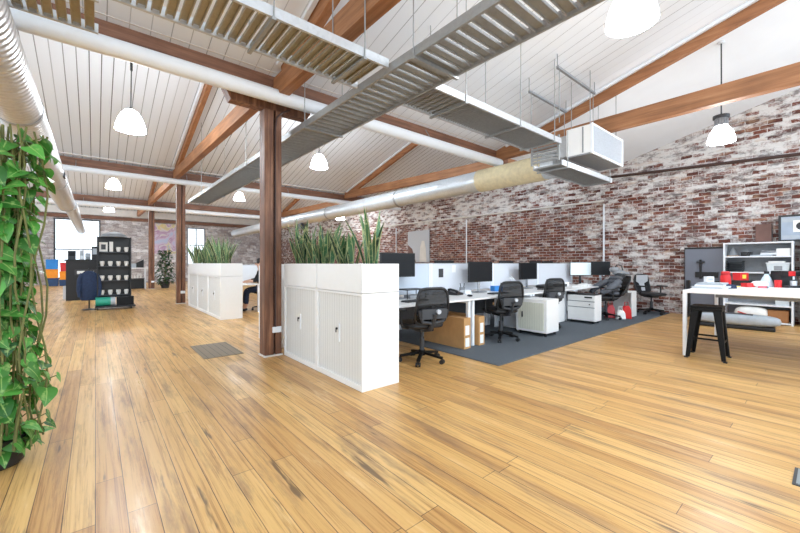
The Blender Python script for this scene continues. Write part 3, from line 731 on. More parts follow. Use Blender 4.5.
# ------------------------------------------------------------------ office chairs
def office_chair(label, loc, rz, backmat='chairmesh', shell=None, arms=True, tilt=.16, group='office chairs', front=False):
    """faces local +y"""
    t = thing('office_chair', label, 'office chair', loc, rz, group)
    b = MB()
    for k in range(5):
        a = 2*PI*k/5+.3; c, s = math.cos(a), math.sin(a)
        b.bar((.03*c, .03*s, .115), (.29*c, .29*s, .075), .045, .03)
    b.cyl((0, 0, .08), (0, 0, .15), .045, n=16)
    base = b.build('star_base', 'blackmetal', t, bevel=.005)
    for k in range(5):
        a = 2*PI*k/5+.3; c, s = math.cos(a), math.sin(a)
        w = MB()
        for o in (-.018, .018): w.cyl((.285*c-s*(o-.011), .285*s+c*(o-.011), .03), (.285*c-s*(o+.011), .285*s+c*(o+.011), .03), .028, n=14)
        w.cyl((.285*c, .285*s, .03), (.285*c, .285*s, .075), .009, n=8)
        w.build('caster', 'black', base, smooth=True)
    MB().cyl((0, 0, .14), (0, 0, .30), .032, n=14).cyl((0, 0, .29), (0, 0, .42), .018, n=14).build('gas_column', 'darkgrey', t, smooth=True)
    MB().cbox((0, -.01, .425), (.2, .26, .05)).build('tilt_mechanism', 'black', t, bevel=.01)
    MB().ellips((0, .03, .485), (.25, .25, .042), 24, 10, .55).build('seat', 'black', t, smooth=True)
    # back: bent frame, mesh panel, lumbar bracket with a pale knob
    H0, H1 = .52, .96
    def P(u, v):   # u -1..1, v 0..1
        z = H0+(H1-H0)*v; y = -.235-tilt*(z-H0)+.05*math.sin(v*PI*.9)*(-1)+.035*u*u
        wdt = .225-.03*v+.012*math.sin(v*PI)
        return Vector((u*wdt, y, z))
    ring = []
    for k in range(48):
        a = 2*PI*k/48; cu, sv = math.cos(a), math.sin(a)
        e = lambda q: math.copysign(abs(q)**.38, q)
        ring.append(P(e(cu), .5+.5*e(sv)))
    MB().tube(ring, .017, 8, closed=True).build('back_frame', 'black', t, smooth=True)
    V, F = [], []; n = 10
    for i in range(n+1):
        for k in range(n+1): V.append(P((k/n*2-1)*.97, .02+i/n*.96))
    for i in range(n):
        for k in range(n): a = i*(n+1)+k; F.append((a, a+1, a+n+2, a+n+1))
    mp = MB().add(V, F).build('backrest', backmat, t, smooth=True)
    so = mp.modifiers.new('thick', 'SOLIDIFY'); so.thickness = .008
    if shell:
        s = MB(); o = Vector((0, .022 if front else -.028, 0))
        pts = [(-.86, .98), (.86, .98), (.8, .62), (.35, .5), (.2, .08), (-.2, .08), (-.35, .5), (-.8, .62)]
        s.add([P(u, v)+o for u, v in pts]+[P(u, v)+o*1.6 for u, v in pts], [tuple(range(8)), tuple(range(15, 7, -1))]+[(i, (i+1) % 8, 8+(i+1) % 8, 8+i) for i in range(8)])
        tag(s.build('back_shell', shell, t), 'light grey panel on the backrest')
    lb = MB()
    q = P(0, .18)
    lb.tube([P(-.85, .40)+Vector((0, -.03, 0)), P(-.62, .08)+Vector((0, -.05, 0)), P(0, .02)+Vector((0, -.06, 0)), P(.62, .08)+Vector((0, -.05, 0)), P(.85, .40)+Vector((0, -.03, 0))], .022, 8)
    lb.tube([(0, -.05, .42), (0, -.22, .45), P(0, .0)+Vector((0, -.06, 0)), P(0, .3)+Vector((0, -.05, 0))], .03, 8)
    lb.cbox(P(0, .3)+Vector((0, -.03, 0)), (.34, .03, .12))
    lb.build('lumbar_support', 'darkgrey', t, smooth=True)
    MB().cyl(P(.2, .36)+Vector((0, -.04, 0)), P(.2, .36)+Vector((0, -.07, 0)), .028, n=16).build('adjuster_knob', 'lightgrey', t, smooth=True)
    if arms:
        for sx in (-1, 1):
            ar = MB()
            ar.tube([(sx*.2, -.02, .44), (sx*.29, -.02, .46), (sx*.3, -.02, .54), (sx*.3, -.02, .67)], .017, 8)
            ar.cbox((sx*.3, .02, .685), (.075, .25, .028)); ar.build('armrest', 'black', t, bevel=.006)
    return t
office_chair('black mesh office chair on bare boards beside the nearest white cabinet', (3.24, 3.42, 0), R(-16))
office_chair('black mesh office chair between the cardboard boxes and the cream-fronted cabinet', (5.12, 3.52, .012), R(-22))
office_chair('black mesh office chair behind the cream-fronted mobile cabinet', (6.75, 3.64, .012), R(-22))
big = office_chair('black office chair half buried under a grey padded jacket', (8.85, 3.3, .012), R(44), tilt=.5)
office_chair('black office chair with pale grey back shell standing by the brick wall', (10.6, 2.9, .012), R(152), 'blackcloth', 'lightgrey', front=True)
# jacket and bag on the laden chair
j = thing('padded_jacket', 'grey quilted jacket heaped on the seat and back of the laden office chair', 'jacket', (8.85, 3.3, .012), R(44))
jm = MB()
for k in range(5):
    z = .58+k*.085
    jm.ellips((.02*math.sin(k*2), -.10-.34*(z-.55), z), (.25-.01*k, .13-.008*k, .062), 22, 10, .85)
jm.build('quilted_body', 'padding', j, smooth=True)
MB().tube([(.18, -.2, .86), (.25, -.02, .78), (.24, .14, .68), (.2, .24, .58)], [.06, .075, .07, .05], 12).build('sleeve', 'padding', j, smooth=True)
MB().tube([(-.18, -.2, .86), (-.26, -.06, .76), (-.27, .08, .66), (-.24, .2, .6)], [.06, .075, .07, .05], 12).build('sleeve', 'padding', j, smooth=True)
MB().tube([(-.14, -.3, .96), (0, -.25, 1.0), (.14, -.3, .96)], .05, 10).build('collar', 'darkgrey', j, smooth=True)
b = thing('shoulder_bag', 'crumpled grey bag lying on top of the laden office chair', 'bag', (9.12, 3.12, .97), R(-30))
jm = MB(); jm.ellips((0, 0, .08), (.16, .1, .06), 20, 10, .9); jm.ellips((-.1, .02, .15), (.11, .09, .07), 18, 10, .9); jm.ellips((.14, .02, .06), (.12, .09, .04), 18, 10, .9)
jm.build('bag_body', 'grey', b, smooth=True)
MB().tube([(-.15, 0, .14), (-.1, -.05, .26), (.02, -.05, .24), (.1, 0, .1)], .012, 8).build('strap', 'darkgrey', b, smooth=True)

# ------------------------------------------------------------------ bench desks
DX = [2.62, 4.36, 6.1, 7.84, 9.58]
dl = ['white desk nearest the front cabinets, under the leftmost dark monitor', 'white desk second from the front cabinets, above the cardboard boxes', 'white desk behind the cream-fronted mobile cabinet', 'white desk under the lit monitor, nearest the brick wall end']
def desk(label, x, y, fl, fr):
    t = thing('office_desk', label, 'desk', (x, y, 0), 0, 'white bench desks')
    W, D = 1.735, .86
    MB().box(0, 0, .705, W, D, .73).build('tabletop', 'lam', t, bevel=.003)
    for lx in (.02, W-.07):
        for ly in ((fl if lx < 1 else fr), D-.1): MB().box(lx, ly, .0125, lx+.05, ly+.05, .665).build('leg', 'white', t, bevel=.004)
        MB().box(lx, .03, .665, lx+.05, D-.05, .705).build('end_rail', 'white', t)
    MB().box(.1, D-.14, .62, W-.1, D-.08, .70).build('cable_channel', 'grey', t)
    MB().box(.12, D-.05, .32, W-.12, D-.035, .68).build('modesty_panel', 'darkgrey', t)
    return t
for k in range(4): desk(dl[k], DX[k], 3.48, .03 if k == 1 else .26, .03 if k == 0 else .26)
ol = ['white desk beyond the screens, back to back with the first desk', 'white desk beyond the screens, back to back with the second desk', 'white desk beyond the screens, back to back with the third desk', 'white desk beyond the screens, back to back with the fourth desk']
for k in range(4): desk(ol[k], DX[k], 4.46, .03, .03)
sl_ = ['pale blue desk screen behind the leftmost monitor', 'pale grey desk screen with pinned papers, second from the front cabinets', 'pale grey desk screen behind the third monitor', 'pale grey desk screen behind the lit monitor']
for k in range(4):
    t = thing('desk_screen', sl_[k], 'screen', (DX[k], 4.38, .735), 0, 'desk divider screens'); W = 1.735
    MB().box(.035, .012, .03, W-.035, .038, .515).build('fabric_panel', 'bluepanel' if k == 0 else 'greypanel', t, bevel=.004)
    for x0, x1 in ((0, .04), (W-.04, W)): MB().box(x0, .0, 0, x1, .05, .53).build('edge_post', 'white', t, bevel=.003)
    MB().box(.04, .008, .515, W-.04, .042, .53).build('top_rail', 'lightgrey', t)
def on_panel(name, label, cat, x, z, w, h, mat):
    return tag(MB().box(x, 4.385, z, x+w, 4.391, z+h).build(name, mat, None), label, cat)
on_panel('pinned_photo', 'dark photo pinned low on the second desk screen', 'photo', 4.56, 1.02, .11, .15, 'darkgrey')
on_panel('pinned_note', 'small white note pinned to the second desk screen', 'note', 4.9, 1.1, .1, .13, 'paper')
on_panel('pinned_note', 'white note pinned right of the second dark monitor', 'note', 5.92, 1.06, .12, .12, 'paper')

def monitor(label, x, y, rz, w, h, ztop, mat='screen', back='black', group='desk monitors', arm=False):
    """screen faces local -y"""
    z0 = .733
    t = thing('monitor', label, 'monitor', (x, y, z0), rz, group); zt = ztop-z0; zb = zt-h
    MB().box(-w/2, 0, zb, w/2, .035, zt).build('housing', back, t, bevel=.006)
    MB().box(-w/2+.012, -.002, zb+.018, w/2-.012, 0, zt-.012).build('screen', mat, t)
    st = MB(); st.cbox((0, .06, zb*.5+.07), (.05, .03, zb+.14)); st.build('neck', 'chrome' if not arm else 'black', t, bevel=.004)
    MB().cbox((0, .05, .007), (.24, .17, .013)).build('stand_foot', 'grey' if not arm else 'black', t, bevel=.004)
    return t
monitor('leftmost dark monitor, partly behind the front planter cabinet', 3.44, 4.13, 0, .66, .36, 1.42)
monitor('dark monitor on a silver stand at the second desk', 5.4, 4.13, R(-4), .63, .37, 1.295)
monitor('dark monitor at the third desk, behind the second chair from the front', 7.02, 4.13, R(-4), .60, .35, 1.275)
monitor('monitor with a bright lit screen near the brick wall', 9.38, 4.08, R(-48), .52, .34, 1.29, 'screen_lit', arm=True)
monitor('dark tilted monitor right of the lit one, behind the laden chair', 9.5, 3.66, R(-60), .42, .34, 1.31)
for x, lab in ((5.1, 'black monitor top showing above the second desk screen'), (7.15, 'black monitor top showing above the third screen left part'), (8.4, 'black monitor top showing above the fourth screen left part'), (9.0, 'black monitor top showing above the screen behind the lit monitor')):
    monitor(lab, x, 4.78, PI, .52, .32, 1.32, group='monitors on the hidden side')

def box_thing(name, label, cat, x, y, z, w, d, h, mat, rz=0., bevel=.004, group=None):
    o = MB().box(-w/2, -d/2, 0, w/2, d/2, h).build(name, mat, None, bevel=bevel); o.location = (x, y, z); o.rotation_euler = (0, 0, rz)
    return tag(o, label, cat, group)
DZ = .731
def keyboard(label, x, y, rz):
    t = thing('keyboard', label, 'keyboard', (x, y, DZ), rz, 'desk keyboards')
    MB().box(-.22, -.07, 0, .22, .07, .016).build('tray', 'black', t, bevel=.004)
    k = MB()
    for r in range(5):
        for c in range(15): k.box(-.212+c*.0283, -.06+r*.0245, .016, -.212+c*.0283+.024, -.06+r*.0245+.02, .022)
    k.build('keys', 'darkgrey', t)
keyboard('black keyboard in front of the leftmost monitor', 3.45, 3.78, R(6))
keyboard('black keyboard in front of the silver-stand monitor', 5.42, 3.78, 0)
keyboard('black keyboard on the third desk', 7.1, 3.8, 0)
t = thing('desk_riser', 'black wire desk riser under the leftmost monitor', 'riser', (3.72, 4.15, DZ))
rr = MB().box(-.2, -.12, .13, .2, .12, .145)
rr.build('shelf', 'black', t, bevel=.003)
for x in (-.19, .19): MB().tube([(x, -.11, 0), (x, -.11, .13)], .008, 6).build('leg', 'black', t); MB().tube([(x, .11, 0), (x, .11, .13)], .008, 6).build('leg', 'black', t)
box_thing('notebook', 'grey notebook lying under the wire desk riser', 'notebook', 3.72, 4.15, DZ, .2, .15, .05, 'grey')
t = thing('telephone', 'black desk telephone on the second desk', 'telephone', (4.68, 4.12, DZ), R(10))
MB().prism([(-.1, 0), (.1, 0), (.1, .07), (-.1, .03)], 0, -.1, .1).build('phone_base', 'black', t, bevel=.004)
MB().tube([(-.07, -.09, .05), (-.07, -.05, .075), (-.07, .05, .095), (-.07, .09, .08)], [.026, .018, .018, .026], 10).build('handset', 'black', t, smooth=True)
box_thing('small_device', 'small white box-like device beside the desk telephone', 'device', 4.93, 4.1, DZ, .16, .12, .07, 'white')
t = thing('desk_fan', 'grey mesh pen holder left of the silver-stand monitor', 'pen holder', (4.98, 4.22, DZ), 0); t.name = 'pen_holder'
MB().lathe([(.045, 0), (.05, .11), (.044, .11), (.04, .01), (0, .01)], (0, 0, 0), 16).build('cup', 'grey', t, smooth=True)
for q in range(4): MB().tube([(.02*math.cos(q*1.6), .02*math.sin(q*1.6), .012), (.05*math.cos(q*1.6), .05*math.sin(q*1.6), .18)], .004, 6).build('pen', 'darkgrey', t)
t = thing('computer_mouse', 'black mouse at the front edge of the second desk', 'mouse', (4.6, 3.74, DZ), 0)
MB().ellips((0, 0, .0175), (.033, .055, .017), 14, 8).build('mouse_shell', 'black', t, smooth=True); MB().box(-.003, .01, .030, .003, .03, .0362).build('scroll_wheel', 'grey', t)
box_thing('tissue_box', 'bright blue box right of the silver-stand monitor', 'box', 5.92, 4.16, DZ, .2, .13, .1, 'blue', R(-15))
box_thing('paper_sheet', 'white paper lying at the second desk edge by the blue box', 'paper', 5.85, 3.86, DZ, .3, .21, .004, 'paper', R(10), 0)
t = thing('laptop_stand', 'white angled laptop stand left of the third monitor', 'stand', (6.52, 4.12, DZ), R(20))
for q in (-.08, .08): MB().bar((q, -.14, .01), (q, .12, .26), .035, .012).build('rail', 'white', t)
MB().bar((-.1, .1, .012), (.1, .1, .012), .03, .016).build('foot', 'grey', t); MB().bar((-.08, .115, .24), (.08, .115, .24), .02, .012).build('cross_bar', 'white', t)
b = thing('laptop_sleeve', 'soft black bag lying on the third desk', 'bag', (7.42, 4.0, DZ), R(8)); MB().ellips((0, 0, .04), (.26, .13, .04), 22, 8, .6).build('bag_body', 'black', b, smooth=True); MB().tube([(-.08, -.12, .05), (-.05, -.17, .05), (.05, -.17, .05), (.08, -.12, .05)], .008, 6).build('handle', 'black', b)
for k in range(4): box_thing('paper_stack', ['pile of white papers below the lit monitor', 'white folded papers on the fourth desk left of the lit monitor', 'grey document tray on the fourth desk', 'white catalogue at the front of the fourth desk'][k], 'papers', [8.75, 8.35, 8.1, 8.3][k], [3.72, 4.1, 4.0, 3.66][k], DZ, .32, .22, [.05, .09, .06, .03][k], ['paper', 'paper', 'darkgrey', 'paper'][k], R([10, -20, 5, 15][k]), .002)

# boxes below the second desk
def tall_box(label, x, y, w, d, h):
    t = thing('cardboard_box', label, 'box', (x, y, .0125), 0, 'flat cardboard boxes under the desk')
    MB().box(0, 0, 0, w, d, h).build('carton', 'card', t, bevel=.003)
    for z in (.03, .20): MB().box(.03, -.002, z, w-.03, .0, z+.14 if z > .1 else z+.13).build('label_sticker', 'paper', t)
    MB().box(w*.4, .0, h, w*.6, d, h+.001).build('tape_strip', 'card_dark', t)
    return t
tall_box('nearer of the two slim cardboard boxes under the second desk', 4.1, 3.44, .15, .84, .45)
tall_box('slim cardboard box right of the nearer one under the second desk', 4.47, 3.46, .14, .8, .44)

# mobile cabinets
t = thing('mobile_cabinet', 'white mobile cabinet with cream tambour front near the rug edge', 'cabinet', (5.83, 3.1, .012), 0, 'mobile pedestals')
MB().box(0, 0, .06, .42, .58, .63).build('body', 'lam', t, bevel=.004)
MB().box(-.008, .05, .1, 0, .53, .57).build('door', 'tambour_beige', t)
MB().box(-.02, .44, .30, -.008, .46, .40).build('handle', 'darkgrey', t)
for x, y in ((.05, .05), (.37, .05), (.05, .53), (.37, .53)): MB().cyl((x, y-.012, .03), (x, y+.012, .03), .03, n=14).build('caster', 'black', t, smooth=True)
MB().box(.02, .02, .055, .4, .56, .06).build('plinth', 'black', t)
t = thing('side_cabinet', 'white side cabinet filling the gap under the third desk', 'cabinet', (6.2, 3.70, .0125), 0, 'mobile pedestals')
MB().box(0.0, 0, 0, .45, .5, .62).build('body', 'lam', t, bevel=.004); MB().box(-.006, .02, .02, 0, .48, .6).build('door', 'greypanel', t)
t = thing('drawer_pedestal', 'white three-drawer pedestal with black top beside the laden chair', 'drawer unit', (7.82, 3.12, .012), 0, 'mobile pedestals')
MB().box(0, 0, .05, .32, .56, .59).build('body', 'lam', t, bevel=.004); MB().box(-.006, -.006, .59, .326, .566, .608).build('top', 'black', t, bevel=.004)
MB().box(-.004, .01, .055, 0, .55, .585).build('gap_shade', 'grey', t)  # grey sheet that paints shade into the gaps between drawers
for k, (z0, z1) in enumerate(((.06, .325), (.342, .45), (.467, .58))):
    dr = MB().box(-.018, .006, z0, -.004, .554, z1).build('drawer', 'lam', t, bevel=.003)
    if k == 2: MB().box(-.026, .05, z1-.05, -.018, .2, z1-.02).build('drawer_pull', 'black', dr)
    if k == 1: MB().cyl((-.018, .1, z1-.05), (-.028, .1, z1-.05), .012, n=10).build('lock', 'black', dr)
for x, y in ((.05, .05), (.27, .05), (.05, .5), (.27, .5)): MB().cyl((x, y-.012, .025), (x, y+.012, .025), .025, n=14).build('caster', 'black', t, smooth=True)
t = thing('side_cabinet', 'white cupboard left of and behind the three-drawer pedestal', 'cabinet', (7.36, 3.72, .0125), 0, 'mobile pedestals')
MB().box(0, 0, 0, .4, .5, .6).build('body', 'lam', t, bevel=.004); MB().box(-.008, .02, .02, 0, .48, .58).build('door', 'lam', t); MB().box(-.014, .06, .25, -.008, .075, .4).build('handle', 'darkgrey', t)
t = thing('side_table', 'open white side table with a broad end panel near the wall', 'side table', (9.25, 3.0, .0125), 0)
MB().box(0, 0, .57, .62, .5, .595).build('tabletop', 'lam', t, bevel=.003); MB().box(.32, 0, 0, .62, .03, .57).build('end_panel', 'lam', t, bevel=.003); MB().box(.59, .03, 0, .62, .5, .57).build('end_panel', 'lam', t, bevel=.003); MB().box(0, .46, 0, .03, .5, .57).build('leg', 'white', t)
box_thing('black_case', 'flat black case on the open white side table', 'case', 9.5, 3.25, .608, .4, .3, .11, 'black', R(5), .02)
def tote(label, x, y, rz, mat, hh):
    t = thing('tote_bag', label, 'bag', (x, y, .0125), rz, 'bags under the side table')
    MB().prism([(-.1, 0), (.1, 0), (.085, hh*.7), (.05, hh), (-.05, hh), (-.085, hh*.7)], 1, -.055, .055).build('bag_body', mat, t, bevel=.02, seg=3)
    MB().tube([(-.04, 0, hh-.01), (-.035, 0, hh+.08), (.035, 0, hh+.08), (.04, 0, hh-.01)], .008, 8).build('handle', mat, t, smooth=True)
tote('faded red bag in the open front of the white side table', 9.05, 3.28, R(-55), 'pinkred', .3)
tote('bright red bag nearest the rug edge by the white side table', 9.2, 3.0, R(-50), 'red', .29)
tote('small white bag leaning between the two red bags', 9.02, 3.06, R(-50), 'paper', .2)

# ------------------------------------------------------------------ worktable and stool, right
t = thing('worktable', 'long white bar-height worktable at right with the black stool tucked in', 'table', (6.2, -.9, 0))
MB().box(0, 0, .862, 2.15, 2.23, .9).build('tabletop', 'lam', t, bevel=.003)
for x, y in ((0, 2.185), (0, 0), (2.105, 2.185), (2.105, 0)): MB().box(x, y, 0, x+.045, y+.045, .862).build('leg', 'white', t, bevel=.003)
MB().box(.3, .3, .80, 1.85, 1.93, .862).build('apron', 'grey', t)
s = thing('metal_stool', 'glossy black metal bar stool at the corner of the worktable', 'stool', (6.31, 1.08, 0), R(2))
MB().prism([(-.165, -.165), (.165, -.165), (.165, .165), (-.165, .165)], 2, .672, .70).build('seat', 'blackmetal', s, bevel=.012, seg=3)
MB().box(-.162, -.162, .635, .162, .162, .672).build('seat_skirt', 'blackmetal', s, bevel=.004)
for sx in (-1, 1):
    for sy in (-1, 1):
        l = MB(); a = Vector((sx*.155, sy*.155, .665)); e = Vector((sx*.205, sy*.205, .012))
        # tapering folded-sheet leg, wide at the top
        u, v = Vector((sx*-1, 0, 0)), Vector((0, sy*-1, 0)); wa, wb = .075, .032
        vs = [a+u*wa, a, a+v*wa, e+u*wb, e, e+v*wb]; vs2 = [p+Vector((-sx*.012, -sy*.012, 0)) for p in vs]
        l.add(vs+vs2, [(0, 1, 4, 3), (1, 2, 5, 4), (6, 9, 10, 7), (7, 10, 11, 8), (0, 6, 7, 1), (1, 7, 8, 2), (3, 4, 10, 9), (4, 5, 11, 10), (0, 3, 9, 6), (2, 8, 11, 5)])
        lo = l.build('leg', 'blackmetal', s)
        MB().cbox((sx*.198, sy*.198, .008), (.04, .04, .016)).build('foot_cap', 'black', lo)
for z, q in ((.25, .184), (.27, .182)):
    pass
for a, b_ in (((-1, -1), (1, -1)), ((-1, 1), (1, 1)), ((-1, -1), (-1, 1)), ((1, -1), (1, 1))):
    z = .24 if a[1] == b_[1] else .27; q = .155+.05*(.665-z)/.653-.012
    MB().bar((a[0]*q, a[1]*q, z), (b_[0]*q, b_[1]*q, z), .008, .024).build('cross_brace', 'blackmetal', s)

TZ = .901
nm = ['bottom white board of the stack on the near corner of the worktable', 'grey board second from bottom of the worktable stack', 'white board third in the worktable stack', 'top pale board of the worktable stack']
for k in range(4): box_thing('sample_board', nm[k], 'board', 6.55+.03*k, 1.1-.015*(k % 2), TZ+.0005+k*.0232, .56-.03*k, .34-.02*k, .022, ['white', 'lightgrey', 'white', 'silvergrey'][k], R([3, -2, 5, 1][k]), .002, 'sample boards on the worktable')
t = thing('card_holder', 'small white box standing on the stack of boards', 'box', (6.62, 1.12, TZ+.0945), R(-40)); MB().box(-.05, -.03, 0, .05, .03, .085).build('box', 'white', t, bevel=.003); MB().box(-.035, -.032, .03, .035, -.03, .06).build('label_panel', 'lightgrey', t)
b = thing('folder', 'dark blue-grey folder flopped beside the stack of boards', 'folder', (7.05, 1.05, TZ), R(-30)); MB().prism([(-.13, 0), (.13, 0), (.11, .05), (-.1, .08)], 1, -.12, .12).build('cover', 'navy', b, bevel=.006)
t = thing('thermos', 'red canister with red lid on the worktable', 'canister', (7.72, 1.10, TZ))
MB().lathe([(.06, 0), (.068, .01), (.068, .15), (.055, .175), (.0, .175)], (0, 0, 0), 24).build('body', 'red', t, smooth=True); MB().lathe([(.056, .175), (.058, .22), (.045, .235), (0, .235)], (0, 0, 0), 24).build('lid', 'redfab', t, smooth=True)
MB().tube([(.06, 0, .04), (.1, 0, .06), (.1, 0, .13), (.06, 0, .15)], .009, 8).build('handle', 'red', t, smooth=True)
box_thing('memo_pad', 'yellow paper pad in front of the red canister', 'pad', 7.5, 1.0, TZ, .2, .1, .012, 'yellow', R(-35))
t = thing('gift_box', 'red box with a cream emblem on the worktable, right of the canister', 'box', (8.02, .96, TZ), R(-38)); MB().box(-.075, -.06, .09, .075, .06, .21).build('carton', 'red', t, bevel=.004); MB().box(-.03, -.063, .12, .03, -.06, .18).build('emblem', 'yellow', t); MB().box(-.07, -.05, 0, .07, .05, .09).build('base_box', 'black', t, bevel=.004)
box_thing('small_box', 'small red box lying in front of the emblem box', 'box', 7.72, .82, TZ, .19, .1, .06, 'red', R(-38))
b = thing('paper_bundle', 'crumpled white paper bundle on the worktable middle', 'papers', (7.8, .72, TZ)); MB().ellips((0, 0, .045), (.13, .1, .05), 14, 8, .85).build('bundle', 'paper', b)
t = thing('tape_dispenser', 'small pink tape roll on the worktable front', 'tape', (7.5, .66, TZ)); MB().lathe([(.05, 0), (.05, .035), (.03, .035), (.03, 0), (.05, 0)], (0, 0, 0), 20).build('roll', 'pink', t); MB().box(-.04, -.06, 0, .04, -.05, .03).build('cutter', 'grey', t)
t = thing('spray_bottle', 'frosted white cone-shaped bottle on the worktable', 'bottle', (8.0, .66, TZ)); MB().lathe([(.085, 0), (.09, .02), (.05, .14), (.028, .18), (.028, .2), (0, .2)], (0, 0, 0), 24).build('bottle', 'bottleclear', t, smooth=True); MB().lathe([(.03, .2), (.03, .24), (0, .24)], (0, 0, 0), 14).build('cap', 'black', t)
t = thing('coffee_machine', 'black coffee machine with red front plate on the worktable', 'coffee machine', (8.05, .44, TZ), R(-38))
MB().box(-.13, -.02, 0, .13, .13, .25).build('body', 'black', t, bevel=.01); MB().box(-.13, -.13, .17, .13, -.02, .25).build('brew_head', 'black', t, bevel=.01); MB().box(-.13, -.13, 0, .13, -.02, .03).build('drip_tray', 'darkgrey', t, bevel=.004)
MB().box(-.135, -.136, .175, -.03, -.13, .245).build('side_cover', 'red', t, bevel=.003); MB().cyl((0, -.08, .12), (0, -.08, .17), .02, n=12).build('spout', 'chrome', t); MB().lathe([(.035, .03), (.04, .1), (.034, .1), (.03, .04), (0, .04)], (0, -.08, 0), 16).build('cup', 'white', t, smooth=True)
t = thing('mug', 'red mug left of the coffee machine', 'mug', (7.9, .53, TZ)); MB().lathe([(.04, 0), (.043, .11), (.038, .11), (.035, .01), (0, .01)], (0, 0, 0), 18).build('cup', 'red', t, smooth=True); MB().tube([(.04, 0, .03), (.07, 0, .04), (.07, 0, .08), (.04, 0, .09)], .006, 6).build('handle', 'red', t)
t = thing('bin_canister', 'tall black canister at the right edge of the photo', 'canister', (8.0, .15, TZ)); MB().lathe([(.08, 0), (.09, .2), (.09, .22), (0, .22)], (0, 0, 0), 20).build('body', 'black', t, smooth=True); MB().lathe([(.092, .22), (.092, .25), (0, .25)], (0, 0, 0), 20).build('lid', 'darkgrey', t)

# ------------------------------------------------------------------ shelving by the brick wall
SX = 10.66
def shelving(label, y0, y1):
    t = thing('shelving_unit', label, 'shelving', (SX, y0, 0), 0, 'white shelving units'); W = y1-y0; th = .03; D = .4
    MB().box(0, 0, 0, D, th, 1.71).build('side_panel', 'white', t, bevel=.002); MB().box(0, W-th, 0, D, W, 1.71).build('side_panel', 'white', t, bevel=.002)
    MB().box(D-.012, th, 0, D, W-th, 1.71).build('back_panel', 'grey', t)
    for z in (.02, .37, .72, 1.05, 1.39, 1.68): MB().box(0, th, z, D-.012, W-th, z+.028).build('shelf', 'white', t, bevel=.002)
    return t
shelving('white open shelving unit full of office clutter behind the worktable', .5, 1.56)
shelving('second white shelving unit, cut by the right edge of the photo', -.64, .40)
def sh(name, label, cat, y, z, w, h, mat, d=.25, x=.2, rz=0, bev=.004): return box_thing(name, label, cat, SX+x, y, z+.029, d, w, h, mat, rz, bev)
t = thing('desk_bell', 'grey pointed ornament on the top shelf, left end', 'ornament', (SX+.2, 1.42, 1.419)); MB().lathe([(.09, 0), (.07, .06), (.03, .15), (0, .2)], (0, 0, 0), 14).build('cone', 'grey', t, smooth=True); MB().box(-.1, -.1, 0, .1, .1, .01).build('base', 'card', t)
t = thing('camera', 'black camera on the top shelf', 'camera', (SX+.18, 1.2, 1.419)); MB().box(-.05, -.09, 0, .05, .09, .09).build('camera_body', 'black', t, bevel=.008); MB().cyl((-.05, 0, .045), (-.12, 0, .045), .038, n=16).build('lens', 'black', t); MB().box(-.03, -.03, .09, .03, .03, .12).build('viewfinder', 'grey', t)
sh('laptop', 'closed silver laptop lying on the top shelf', 'laptop', .97, 1.39, .33, .025, 'silvergrey')
t = thing('scanner', 'white tilted scanner on the top shelf beside the white box', 'scanner', (SX+.2, .86, 1.4445)); MB().prism([(-.12, 0), (.12, 0), (.12, .09), (-.12, .03)], 1, -.12, .12).build('scanner_body', 'white', t, bevel=.005); MB().prism([(-.11, .032), (.11, .092), (.11, .10), (-.11, .04)], 0, -.1, .1).build('lid', 'lightgrey', t)
sh('storage_box', 'white storage box at the right end of the top shelf', 'box', .645, 1.39, .2, .15, 'paper')
t = thing('letter_trays', 'stack of black letter trays on the second shelf', 'letter trays', (SX+.2, 1.38, 1.079))
for k in range(5): MB().box(-.15, -.13, k*.05, .15, .13, k*.05+.006).box(-.15, -.13, k*.05, .15, -.124, k*.05+.035).box(-.15, .124, k*.05, .15, .13, k*.05+.035).build('tray', 'darkgrey', t)
for q in (-.128, .128): MB().box(-.01, q-.004, 0, .01, q+.004, .24).build('tray_upright', 'black', t)
t = thing('plastic_tub', 'frosted plastic tub with white lid on the second shelf', 'tub', (SX+.2, .72, 1.079)); MB().prism([(-.15, 0), (.15, 0), (.17, .18), (-.17, .18)], 0, -.14, .14).build('tub', 'boxclear', t, bevel=.01); MB().box(-.15, -.18, .18, .15, .18, .2).build('lid', 'white', t, bevel=.004); MB().box(-.143, -.06, .04, -.14, .06, .13).build('label_card', 'grey', t)
sh('paper_pile', 'loose white papers on the lid of the plastic tub', 'papers', .74, 1.2505, .24, .03, 'paper', x=.2)
sh('black_case', 'black case on the third shelf', 'case', 1.3, .72, .35, .14, 'black'); sh('black_case', 'squat dark grey case on the third shelf right end', 'case', .75, .72, .3, .2, 'darkgrey')
b = thing('carrier_bag', 'white carrier bag with red stripes slumped on the bottom shelf', 'bag', (SX+.14, 1.12, .049), 0); MB().ellips((0, 0, .145), (.18, .27, .145), 22, 12, .75).build('bag_body', 'paper', b, smooth=True)
for k in (0, 1): MB().tube([(-.155, .2, .17-k*.05), (-.182, .05, .13-k*.05), (-.175, -.17, .09-k*.04)], .012, 6).build('red_stripe', 'red', b)
t = thing('plastic_tub', 'small frosted tub on the lower shelf right end', 'tub', (SX+.2, .66, .399)); MB().box(-.14, -.1, 0, .14, .1, .15).build('tub', 'boxclear', t, bevel=.01); MB().box(-.145, -.105, .15, .145, .105, .17).build('lid', 'white', t, bevel=.004)
sh('cardboard_box', 'cardboard box on the bottom shelf of the cluttered unit', 'box', .72, .02, .3, .24, 'card_dark', .3)
sh('red_pouch', 'red pouch on the bottom shelf, left end', 'pouch', 1.455, .02, .12, .06, 'redfab', bev=.02)
for k, (z, h) in enumerate(((.02, .27), (.37, .27))): sh('cardboard_box', ['cardboard box at the foot of the second shelving unit', 'cardboard box above another in the second shelving unit'][k], 'box', .15, z, .36, h, 'card', .3)
